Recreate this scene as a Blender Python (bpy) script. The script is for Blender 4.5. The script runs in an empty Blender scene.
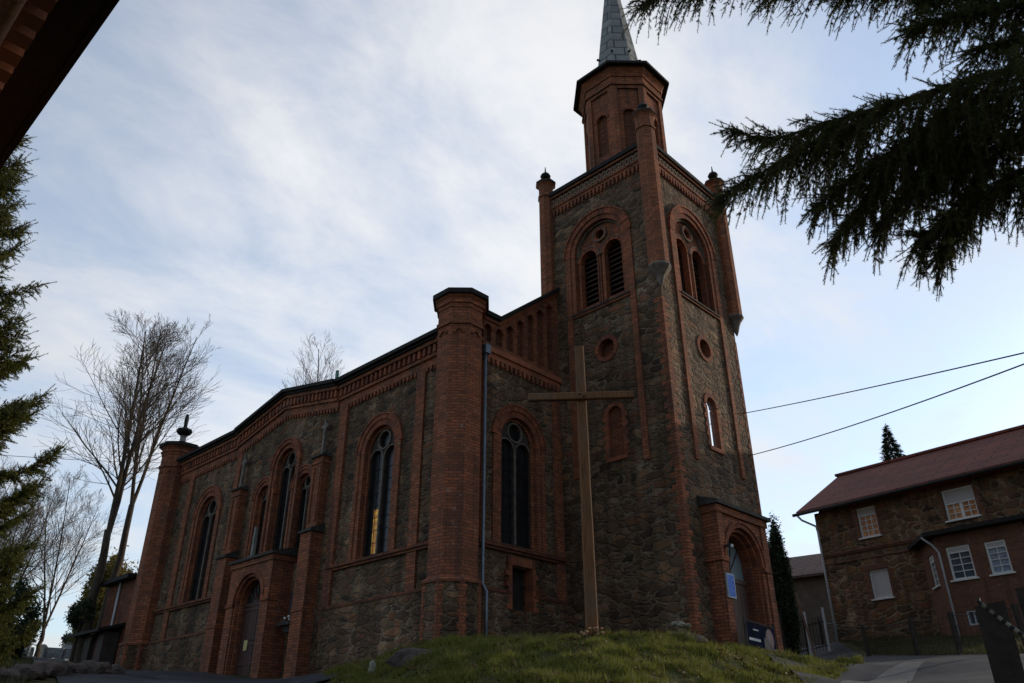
import bpy, bmesh, math, random
import numpy as np
from mathutils import Vector, Matrix
from mathutils.geometry import tessellate_polygon
from mathutils import noise as mnoise
R = math.radians
PI = math.pi
C = bpy.context.scene.collection
S = bpy.context.scene

# ------------------------------------------------------------------ camera
CAM = Vector((-14.3285, -15.8517, 0.0))
yaw, pitch, roll = 0.76648, 0.47938, -0.00209
fw = Vector((math.cos(yaw)*math.cos(pitch), math.sin(yaw)*math.cos(pitch), math.sin(pitch)))
rt = Vector((math.sin(yaw), -math.cos(yaw), 0)); up = rt.cross(fw)
cr, sr = math.cos(roll), math.sin(roll)
r2 = rt*cr + up*sr; u2 = -rt*sr + up*cr
cd = bpy.data.cameras.new('camera'); cam = bpy.data.objects.new('camera', cd); C.objects.link(cam)
cam.matrix_world = Matrix(((r2.x, u2.x, -fw.x, CAM.x), (r2.y, u2.y, -fw.y, CAM.y), (r2.z, u2.z, -fw.z, CAM.z), (0, 0, 0, 1)))
cd.sensor_width = 36; cd.lens = 788.63*36/1024; cd.clip_end = 2000; cd.clip_start = 0.05
S.camera = cam

# ------------------------------------------------------------------ light
SUN_AZ, SUN_EL = R(-15), R(14)
SKY_STRENGTH = 0.15
w = bpy.data.worlds.new('World'); S.world = w; w.use_nodes = True
nt = w.node_tree; nt.nodes.clear()
def N_(t, kind, **kw):
    n = t.nodes.new(kind)
    for k, v in kw.items():
        if k == 'inp':
            for a, b in v.items(): n.inputs[a].default_value = b
        else: setattr(n, k, v)
    return n
def sky_world():
    L = nt.links.new
    out = N_(nt, 'ShaderNodeOutputWorld'); bg = N_(nt, 'ShaderNodeBackground', inp={'Strength': SKY_STRENGTH})
    sky = N_(nt, 'ShaderNodeTexSky', sky_type='NISHITA', sun_disc=False, sun_elevation=SUN_EL, sun_rotation=PI/2-SUN_AZ, air_density=1.0, dust_density=0.6, ozone_density=2.0)
    tc = N_(nt, 'ShaderNodeTexCoord')
    sep = N_(nt, 'ShaderNodeSeparateXYZ'); L(tc.outputs['Generated'], sep.inputs[0])
    zz = N_(nt, 'ShaderNodeMath', operation='MAXIMUM', inp={1: 0.0}); L(sep.outputs['Z'], zz.inputs[0])
    za = N_(nt, 'ShaderNodeMath', operation='ADD', inp={1: 0.22}); L(zz.outputs[0], za.inputs[0])
    dx = N_(nt, 'ShaderNodeMath', operation='DIVIDE'); L(sep.outputs['X'], dx.inputs[0]); L(za.outputs[0], dx.inputs[1])
    dy = N_(nt, 'ShaderNodeMath', operation='DIVIDE'); L(sep.outputs['Y'], dy.inputs[0]); L(za.outputs[0], dy.inputs[1])
    cmb = N_(nt, 'ShaderNodeCombineXYZ'); L(dx.outputs[0], cmb.inputs[0]); L(dy.outputs[0], cmb.inputs[1])
    mp = N_(nt, 'ShaderNodeMapping'); mp.inputs['Rotation'].default_value = (0, 0, R(62)); mp.inputs['Scale'].default_value = (1.0, 1.55, 1); mp.inputs['Location'].default_value = (3.1, 1.7, 0)
    L(cmb.outputs[0], mp.inputs[0])
    n1 = N_(nt, 'ShaderNodeTexNoise', inp={'Scale': 2.6, 'Detail': 10, 'Roughness': 0.62, 'Distortion': 0.25}); L(mp.outputs[0], n1.inputs['Vector'])
    n2 = N_(nt, 'ShaderNodeTexNoise', inp={'Scale': 0.55, 'Detail': 4, 'Roughness': 0.5, 'Distortion': 0.3}); L(mp.outputs[0], n2.inputs['Vector'])
    # thick bright veil of cloud round one direction
    dot = N_(nt, 'ShaderNodeVectorMath', operation='DOT_PRODUCT'); L(tc.outputs['Generated'], dot.inputs[0])
    a, e = R(48), R(30); dot.inputs[1].default_value = (math.cos(e)*math.cos(a), math.cos(e)*math.sin(a), math.sin(e))
    veil = N_(nt, 'ShaderNodeMapRange', interpolation_type='SMOOTHSTEP', inp={'From Min': 0.78, 'From Max': 1.0, 'To Min': 0.0, 'To Max': 1.0}); L(dot.outputs['Value'], veil.inputs['Value'])
    s1 = N_(nt, 'ShaderNodeMath', operation='MULTIPLY_ADD', inp={1: 0.92}); L(n1.outputs['Fac'], s1.inputs[0]); L(n2.outputs['Fac'], s1.inputs[2])
    s2 = N_(nt, 'ShaderNodeMath', operation='MULTIPLY_ADD', inp={1: 0.2}); L(veil.outputs[0], s2.inputs[0]); L(s1.outputs[0], s2.inputs[2])
    d3 = N_(nt, 'ShaderNodeVectorMath', operation='DOT_PRODUCT'); L(tc.outputs['Generated'], d3.inputs[0])
    a3, e3 = R(14), R(24); d3.inputs[1].default_value = (math.cos(e3)*math.cos(a3), math.cos(e3)*math.sin(a3), math.sin(e3))
    gap = N_(nt, 'ShaderNodeMapRange', interpolation_type='SMOOTHSTEP', inp={'From Min': 0.88, 'From Max': 0.99, 'To Min': 0.0, 'To Max': -0.18}); L(d3.outputs['Value'], gap.inputs['Value'])
    s3 = N_(nt, 'ShaderNodeMath', operation='ADD'); L(s2.outputs[0], s3.inputs[0]); L(gap.outputs[0], s3.inputs[1]); s2 = s3
    mask = N_(nt, 'ShaderNodeMapRange', interpolation_type='SMOOTHSTEP', inp={'From Min': 0.74, 'From Max': 1.26, 'To Min': 0.38, 'To Max': 1.0}); L(s2.outputs[0], mask.inputs['Value'])
    # clouds are bright towards the sun's half of the sky, dull away from it
    d2 = N_(nt, 'ShaderNodeVectorMath', operation='DOT_PRODUCT'); L(tc.outputs['Generated'], d2.inputs[0]); d2.inputs[1].default_value = (math.cos(R(35)), math.sin(R(35)), 0.25)
    lum = N_(nt, 'ShaderNodeMapRange', inp={'From Min': -0.6, 'From Max': 0.85, 'To Min': 1.3, 'To Max': 5.1}); L(d2.outputs['Value'], lum.inputs['Value'])
    lv = N_(nt, 'ShaderNodeMath', operation='MULTIPLY_ADD', inp={1: 1.1}); L(veil.outputs[0], lv.inputs[0]); L(lum.outputs[0], lv.inputs[2])
    ccol = N_(nt, 'ShaderNodeMix', data_type='RGBA', blend_type='MULTIPLY', inp={0: 1.0}); ccol.inputs[6].default_value = (0.975, 0.988, 1.015, 1)
    cc = N_(nt, 'ShaderNodeCombineColor'); 
    for i in range(3): L(lv.outputs[0], cc.inputs[i])
    L(cc.outputs[0], ccol.inputs[7])
    blue = N_(nt, 'ShaderNodeMix', data_type='RGBA', blend_type='MULTIPLY', inp={0: 1.0}); L(sky.outputs[0], blue.inputs[6]); blue.inputs[7].default_value = (1.6, 1.72, 1.82, 1)
    mix = N_(nt, 'ShaderNodeMix', data_type='RGBA'); L(mask.outputs[0], mix.inputs[0]); L(blue.outputs[2], mix.inputs[6]); L(ccol.outputs[2], mix.inputs[7])
    L(mix.outputs[2], bg.inputs['Color']); L(bg.outputs[0], out.inputs['Surface'])
sky_world()
ld = bpy.data.lights.new('sun', 'SUN'); ld.energy = 2.0; ld.angle = R(0.6); ld.color = (1.0, 0.86, 0.66)
sun = bpy.data.objects.new('sun', ld); C.objects.link(sun)
sd = Vector((math.cos(SUN_EL)*math.cos(SUN_AZ), math.cos(SUN_EL)*math.sin(SUN_AZ), math.sin(SUN_EL)))
sun.rotation_euler = sd.to_track_quat('Z', 'Y').to_euler(); sun.location = (60, -25, 30)
S.view_settings.view_transform = 'Standard'; S.view_settings.look = 'None'; S.view_settings.exposure = 0.0; S.view_settings.gamma = 1
S.render.engine = 'CYCLES'

# ------------------------------------------------------------------ materials
class Mat:
    def __init__(s, name, rough=0.9, spec=0.2):
        s.m = bpy.data.materials.new(name); s.m.use_nodes = True
        s.t = s.m.node_tree; s.b = s.t.nodes['Principled BSDF']
        s.b.inputs['Roughness'].default_value = rough
        s.b.inputs['Specular IOR Level'].default_value = spec
    def n(s, kind, **kw): return N_(s.t, kind, **kw)
    def l(s, a, b): s.t.links.new(a, b)
    def pos(s, scale=(1, 1, 1)):
        g = s.n('ShaderNodeNewGeometry'); mp = s.n('ShaderNodeMapping'); mp.inputs['Scale'].default_value = scale
        s.l(g.outputs['Position'], mp.inputs[0]); return mp.outputs[0]
    def noise(s, vec, scale, detail=4, rough=0.55, dist=0):
        n = s.n('ShaderNodeTexNoise', inp={'Scale': scale, 'Detail': detail, 'Roughness': rough, 'Distortion': dist})
        if vec is not None: s.l(vec, n.inputs['Vector'])
        return n.outputs['Fac']
    def ramp(s, fac, stops):
        r = s.n('ShaderNodeValToRGB'); e = r.color_ramp.elements
        while len(e) < len(stops): e.new(0.5)
        for i, (p, c) in enumerate(stops): e[i].position = p; e[i].color = (*c, 1)
        s.l(fac, r.inputs[0]); return r.outputs[0]
    def mix(s, fac, a, b, mode='MIX'):
        m = s.n('ShaderNodeMix', data_type='RGBA', blend_type=mode)
        for v, i in ((fac, 0), (a, 6), (b, 7)):
            if isinstance(v, (int, float)): m.inputs[i].default_value = v
            elif isinstance(v, tuple): m.inputs[i].default_value = (*v, 1)
            else: s.l(v, m.inputs[i])
        return m.outputs[2]
    def math(s, op, a, b=0.0):
        m = s.n('ShaderNodeMath', operation=op)
        for v, i in ((a, 0), (b, 1)):
            if isinstance(v, (int, float)): m.inputs[i].default_value = v
            else: s.l(v, m.inputs[i])
        return m.outputs[0]
    def rng(s, v, a, b, c, d):
        m = s.n('ShaderNodeMapRange', inp={'From Min': a, 'From Max': b, 'To Min': c, 'To Max': d}); s.l(v, m.inputs['Value']); return m.outputs[0]
    def col(s, c):
        if isinstance(c, tuple): s.b.inputs['Base Color'].default_value = (*c, 1)
        else: s.l(c, s.b.inputs['Base Color'])
    def bump(s, h, strength=0.5, dist=0.02):
        b = s.n('ShaderNodeBump', inp={'Strength': strength, 'Distance': dist}); s.l(h, b.inputs['Height']); s.l(b.outputs[0], s.b.inputs['Normal'])

def m_stone(name, scale=2.6, tint=(1, 1, 1), mortar=(0.26, 0.20, 0.145)):
    m = Mat(name, 0.88, 0.25)
    p = m.pos((1, 1, 2.1))
    wn = m.n('ShaderNodeTexNoise', inp={'Scale': 1.3, 'Detail': 1}); m.l(p, wn.inputs['Vector'])
    sub = m.n('ShaderNodeVectorMath', operation='MULTIPLY_ADD'); m.l(wn.outputs['Color'], sub.inputs[0]); sub.inputs[1].default_value = (0.55, 0.55, 0.55); m.l(p, sub.inputs[2])
    wn2 = m.n('ShaderNodeTexNoise', inp={'Scale': 5.5, 'Detail': 2}); m.l(p, wn2.inputs['Vector'])
    sub2 = m.n('ShaderNodeVectorMath', operation='MULTIPLY_ADD'); m.l(wn2.outputs['Color'], sub2.inputs[0]); sub2.inputs[1].default_value = (0.20, 0.20, 0.20); m.l(sub.outputs[0], sub2.inputs[2])
    v = sub2.outputs[0]
    v1 = m.n('ShaderNodeTexVoronoi', feature='F1', inp={'Scale': scale, 'Randomness': 1.0}); m.l(v, v1.inputs['Vector'])
    v2 = m.n('ShaderNodeTexVoronoi', feature='DISTANCE_TO_EDGE', inp={'Scale': scale, 'Randomness': 1.0}); m.l(v, v2.inputs['Vector'])
    sc = m.n('ShaderNodeSeparateColor'); m.l(v1.outputs['Color'], sc.inputs[0])
    stone = m.ramp(sc.outputs[0], [(0.0, (0.022, 0.018, 0.017)), (0.16, (0.11, 0.066, 0.038)), (0.32, (0.18, 0.108, 0.060)), (0.46, (0.040, 0.033, 0.030)), (0.58, (0.20, 0.120, 0.068)), (0.74, (0.125, 0.092, 0.064)), (0.87, (0.19, 0.078, 0.038)), (1.0, (0.27, 0.19, 0.12))])
    n1 = m.noise(m.pos(), 9, 5, 0.65); stone = m.mix(m.rng(n1, 0.3, 0.7, 0.0, 0.75), stone, (0.085, 0.060, 0.042), 'MIX')
    stone = m.mix(m.rng(sc.outputs[1], 0, 1, 0.0, 0.7), stone, (1.5, 1.4, 1.3), 'MULTIPLY')
    edge = m.math('ADD', v2.outputs['Distance'], m.rng(m.noise(m.pos(), 9, 4), 0.3, 0.7, -0.05, 0.045))
    mk = m.rng(edge, 0.040, 0.085, 1, 0)
    mort = m.mix(m.rng(m.noise(m.pos(), 1.3, 3), 0.35, 0.65, 0, 1), mortar, tuple(c*0.42 for c in mortar))
    c = m.mix(mk, stone, mort)
    big = m.rng(m.noise(m.pos((1, 1, 0.5)), 0.5, 4), 0.3, 0.7, 0.72, 1.4)
    strk = m.rng(m.noise(m.pos((1.6, 1.6, 0.12)), 1.4, 4), 0.38, 0.66, 0.6, 1.12); big = m.math('MULTIPLY', big, strk)
    bc = m.n('ShaderNodeCombineColor'); [m.l(big, bc.inputs[i]) for i in range(3)]
    c = m.mix(1.0, c, bc.outputs[0], 'MULTIPLY'); c = m.mix(1.0, c, tint, 'MULTIPLY')
    m.col(c)
    h = m.math('ADD', m.rng(edge, 0.0, 0.16, 0, 1), m.math('MULTIPLY', n1, 0.45))
    m.bump(h, 0.9, 0.05)
    return m.m

def m_brick(name, c1=(0.46, 0.134, 0.058), c2=(0.165, 0.050, 0.028), mortar=(0.062, 0.040, 0.030), bw=0.27, rh=0.088, tint=(1, 1, 1)):
    m = Mat(name, 0.85, 0.25)
    g = m.n('ShaderNodeNewGeometry')
    tg = m.n('ShaderNodeVectorMath', operation='CROSS_PRODUCT'); tg.inputs[0].default_value = (0, 0, 1); m.l(g.outputs['True Normal'], tg.inputs[1])
    tn = m.n('ShaderNodeVectorMath', operation='NORMALIZE'); m.l(tg.outputs[0], tn.inputs[0])
    u = m.n('ShaderNodeVectorMath', operation='DOT_PRODUCT'); m.l(g.outputs['Position'], u.inputs[0]); m.l(tn.outputs[0], u.inputs[1])
    sp = m.n('ShaderNodeSeparateXYZ'); m.l(g.outputs['Position'], sp.inputs[0])
    jit = m.rng(m.noise(g.outputs['Position'], 3.0, 2), 0.2, 0.8, -0.015, 0.015)
    cv = m.n('ShaderNodeCombineXYZ'); m.l(u.outputs['Value'], cv.inputs[0]); m.l(m.math('ADD', sp.outputs['Z'], jit), cv.inputs[1])
    bt = m.n('ShaderNodeTexBrick', offset=0.5, inp={'Scale': 1.0, 'Mortar Size': 0.013, 'Mortar Smooth': 0.2, 'Bias': 0.0, 'Brick Width': bw, 'Row Height': rh})
    bt.inputs['Color1'].default_value = (*c1, 1); bt.inputs['Color2'].default_value = (*c2, 1); bt.inputs['Mortar'].default_value = (*mortar, 1)
    m.l(cv.outputs[0], bt.inputs['Vector'])
    n1 = m.noise(g.outputs['Position'], 1.1, 5, 0.6); n2 = m.noise(g.outputs['Position'], 22, 3, 0.6)
    c = m.mix(m.rng(n1, 0.42, 0.72, 0, 0.72), bt.outputs['Color'], (0.052, 0.036, 0.030))
    pn = m.noise(g.outputs['Position'], 3.3, 4, 0.65)
    c = m.mix(m.rng(pn, 0.63, 0.72, 0, 0.5), c, (0.25, 0.18, 0.13))
    c = m.mix(m.rng(n2, 0.3, 0.7, 0, 0.4), c, (0.46, 0.16, 0.07))
    st = m.noise(m.pos((2.2, 2.2, 0.16)), 1.5, 4); c = m.mix(m.rng(st, 0.52, 0.72, 0, 0.55), c, (0.045, 0.032, 0.027))
    pl = m.noise(g.outputs['Position'], 5.5, 3); c = m.mix(m.rng(pl, 0.66, 0.70, 0, 0.5), c, (0.30, 0.235, 0.185))
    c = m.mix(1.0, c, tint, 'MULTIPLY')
    m.col(c)
    h = m.math('ADD', m.math('MULTIPLY', m.math('SUBTRACT', 1.0, bt.outputs['Fac']), 1.0), m.math('MULTIPLY', n2, 0.5))
    m.bump(h, 0.7, 0.015)
    return m.m

def m_vouss(name, tint=(1, 1, 1)):
    m = Mat(name, 0.85, 0.25)
    g = m.n('ShaderNodeNewGeometry')
    c = m.ramp(g.outputs['Random Per Island'], [(0, (0.17, 0.052, 0.030)), (0.4, (0.30, 0.092, 0.045)), (0.75, (0.40, 0.120, 0.055)), (1, (0.24, 0.085, 0.050))])
    n1 = m.noise(g.outputs['Position'], 1.6, 5, 0.6)
    c = m.mix(m.rng(n1, 0.42, 0.7, 0, 0.6), c, (0.06, 0.042, 0.034))
    c = m.mix(1.0, c, tint, 'MULTIPLY'); m.col(c)
    m.bump(m.noise(g.outputs['Position'], 25, 3), 0.5, 0.01)
    return m.m

def m_plain(name, a, b, scale=6, rough=0.8, spec=0.25, bump=0.3, stretch=(1, 1, 1), dist=0.01, metal=0.0):
    m = Mat(name, rough, spec)
    n1 = m.noise(m.pos(stretch), scale, 5, 0.6)
    m.col(m.ramp(n1, [(0.3, a), (0.7, b)])); m.b.inputs['Metallic'].default_value = metal
    if bump: m.bump(n1, bump, dist)
    return m.m

def m_glass(name, col, rough=0.12, var=0.5):
    m = Mat(name, rough, 0.5)
    n1 = m.noise(m.pos(), 2.5, 3)
    m.col(m.ramp(n1, [(0.3, tuple(c*(1-var) for c in col)), (0.7, col)]))
    m.bump(m.noise(m.pos(), 5, 2), 0.15, 0.02)
    return m.m

def m_tiles(name, c1, c2, rh=0.30, bw=0.24, mortar=None):
    m = Mat(name, 0.8, 0.3)
    g = m.n('ShaderNodeNewGeometry')
    tg = m.n('ShaderNodeVectorMath', operation='CROSS_PRODUCT'); tg.inputs[0].default_value = (0, 0, 1); m.l(g.outputs['True Normal'], tg.inputs[1])
    tn = m.n('ShaderNodeVectorMath', operation='NORMALIZE'); m.l(tg.outputs[0], tn.inputs[0])
    up_ = m.n('ShaderNodeVectorMath', operation='CROSS_PRODUCT'); m.l(g.outputs['True Normal'], up_.inputs[0]); m.l(tn.outputs[0], up_.inputs[1])
    u = m.n('ShaderNodeVectorMath', operation='DOT_PRODUCT'); m.l(g.outputs['Position'], u.inputs[0]); m.l(tn.outputs[0], u.inputs[1])
    v = m.n('ShaderNodeVectorMath', operation='DOT_PRODUCT'); m.l(g.outputs['Position'], v.inputs[0]); m.l(up_.outputs[0], v.inputs[1])
    cv = m.n('ShaderNodeCombineXYZ'); m.l(u.outputs['Value'], cv.inputs[0]); m.l(v.outputs['Value'], cv.inputs[1])
    bt = m.n('ShaderNodeTexBrick', offset=0.5, inp={'Scale': 1.0, 'Mortar Size': 0.035, 'Mortar Smooth': 0.4, 'Bias': 0.0, 'Brick Width': bw*6, 'Row Height': rh})
    bt.inputs['Color1'].default_value = (*c1, 1); bt.inputs['Color2'].default_value = (*c2, 1); bt.inputs['Mortar'].default_value = (*(mortar or tuple(c*0.35 for c in c2)), 1)
    m.l(cv.outputs[0], bt.inputs['Vector'])
    n1 = m.noise(g.outputs['Position'], 0.9, 5, 0.6)
    c = m.mix(m.rng(n1, 0.4, 0.7, 0, 0.5), bt.outputs['Color'], tuple(x*0.55 for x in c2))
    m.col(c); m.bump(m.math('SUBTRACT', 1.0, bt.outputs['Fac']), 0.8, 0.03)
    return m.m

def m_leaf(name, a, b, trans=0.25, rough=0.6):
    m = Mat(name, rough, 0.25)
    g = m.n('ShaderNodeNewGeometry')
    f = m.math('ADD', m.math('MULTIPLY', g.outputs['Random Per Island'], 0.6), m.math('MULTIPLY', m.noise(g.outputs['Position'], 1.3, 3), 0.4))
    c = m.ramp(f, [(0.2, a), (0.8, b)])
    m.col(c)
    tr = m.n('ShaderNodeBsdfTranslucent'); m.l(c, tr.inputs['Color'])
    ms = m.n('ShaderNodeMixShader', inp={0: trans}); m.l(m.b.outputs[0], ms.inputs[1]); m.l(tr.outputs[0], ms.inputs[2])
    out = [n for n in m.t.nodes if n.type == 'OUTPUT_MATERIAL'][0]; m.l(ms.outputs[0], out.inputs['Surface'])
    return m.m

M = {}
M['stone'] = m_stone('rubble_stone', 2.5, (1.10, 0.98, 0.87))
M['stone_tower'] = m_stone('tower_rubble_stone', 2.3, (1.10, 0.99, 0.89))
M['brick'] = m_brick('red_brick')
M['brick_bright'] = m_brick('pinnacle_brick', tint=(1.08, 1.12, 1.12))
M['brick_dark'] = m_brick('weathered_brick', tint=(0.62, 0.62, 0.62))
M['vouss'] = m_vouss('arch_brick')
M['vouss_l'] = m_vouss('light_arch_brick', (1.35, 1.45, 1.5))
M['eave'] = m_plain('tarred_eave_board', (0.014, 0.012, 0.011), (0.03, 0.025, 0.022), 5)
M['cap'] = m_plain('dark_stone_cap', (0.03, 0.027, 0.024), (0.075, 0.066, 0.056), 7)
M['pale_stone'] = m_plain('pale_carved_stone', (0.16, 0.155, 0.14), (0.36, 0.35, 0.32), 6)
M['tracery'] = m_plain('tracery_stone', (0.11, 0.085, 0.07), (0.25, 0.20, 0.165), 5)
M['mullion'] = m_plain('dark_mullion', (0.045, 0.032, 0.026), (0.10, 0.070, 0.052), 5)
M['glass'] = m_glass('leaded_glass', (0.020, 0.020, 0.022), 0.3, 0.6)
M['dark'] = m_plain('dark_louvre', (0.018, 0.014, 0.012), (0.04, 0.032, 0.027), 6)
M['louvre'] = m_plain('brown_louvre', (0.055, 0.030, 0.020), (0.11, 0.058, 0.038), 6)
M['slate'] = m_tiles('spire_slate', (0.36, 0.355, 0.345), (0.23, 0.228, 0.225), 0.5, 0.14)
M['door'] = m_plain('oxblood_door', (0.05, 0.018, 0.014), (0.085, 0.032, 0.022), 4, 0.6, 0.35, 0.3, (6, 6, 0.4))
M['door_brown'] = m_plain('brown_door', (0.07, 0.04, 0.028), (0.12, 0.07, 0.05), 4, 0.6, 0.35, 0.3, (6, 6, 0.4))
def m_wood():
    m = Mat('weathered_timber', 0.75, 0.25); v = m.pos((9, 9, 0.5))
    n1 = m.noise(v, 4, 6, 0.7); n2 = m.noise(m.pos((26, 26, 0.7)), 3, 3); n3 = m.noise(m.pos(), 1.2, 3)
    c = m.ramp(n1, [(0.28, (0.075, 0.030, 0.011)), (0.5, (0.19, 0.084, 0.033)), (0.72, (0.27, 0.125, 0.052))])
    c = m.mix(m.rng(n3, 0.45, 0.7, 0, 0.55), c, (0.14, 0.11, 0.085)); c = m.mix(m.rng(n2, 0.64, 0.70, 0, 0.85), c, (0.018, 0.010, 0.006)); m.col(c); m.bump(n1, 0.5, 0.012); return m.m
M['wood'] = m_wood()
M['zinc'] = m_plain('zinc_pipe', (0.16, 0.19, 0.23), (0.26, 0.30, 0.35), 4, 0.45, 0.5, 0.1, metal=0.3)
M['iron'] = m_plain('black_iron', (0.012, 0.012, 0.012), (0.03, 0.027, 0.025), 8, 0.6)
M['copper'] = m_plain('green_copper', (0.10, 0.22, 0.15), (0.17, 0.32, 0.23), 6, 0.7)
M['white'] = m_plain('white_paint', (0.66, 0.65, 0.62), (0.8, 0.79, 0.77), 5, 0.5, 0.4, 0.05)
M['pipe_white'] = m_plain('pale_pipe', (0.42, 0.42, 0.43), (0.56, 0.56, 0.57), 4, 0.5, 0.4, 0.05)
M['bark'] = m_plain('grey_bark', (0.035, 0.027, 0.02), (0.11, 0.082, 0.06), 5, 0.9, 0.15, 0.7, (4, 4, 0.8), 0.03)
M['twig'] = m_plain('bare_twigs', (0.075, 0.056, 0.043), (0.13, 0.10, 0.078), 3, 0.9, 0.1, 0)
M['spruce_bark'] = m_plain('spruce_bark', (0.05, 0.034, 0.024), (0.11, 0.075, 0.055), 9, 0.95, 0.1, 0.7)
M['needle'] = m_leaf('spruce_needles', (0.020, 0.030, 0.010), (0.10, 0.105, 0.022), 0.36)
M['needle_l'] = m_leaf('sun_tinted_needles', (0.040, 0.055, 0.015), (0.17, 0.165, 0.030), 0.4)  # sunlit yellow-green is put into the needle colour of the left spruce
M['needle_far'] = m_leaf('far_needles', (0.02, 0.032, 0.018), (0.05, 0.066, 0.034), 0.15)
M['thuja'] = m_leaf('thuja_foliage', (0.018, 0.03, 0.014), (0.05, 0.07, 0.03), 0.15)
M['gold'] = m_leaf('sun_tinted_foliage', (0.10, 0.085, 0.02), (0.26, 0.19, 0.04), 0.25)  # yellow of the low sun on the bush is put into the leaf colour
M['grassblade'] = m_leaf('grass_blades', (0.07, 0.09, 0.012), (0.26, 0.25, 0.045), 0.42)
M['vergeblade'] = m_leaf('verge_blades', (0.045, 0.045, 0.015), (0.12, 0.105, 0.04), 0.3)
M['dryblade'] = m_leaf('dry_grass_blades', (0.16, 0.13, 0.06), (0.30, 0.25, 0.12), 0.3)

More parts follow.
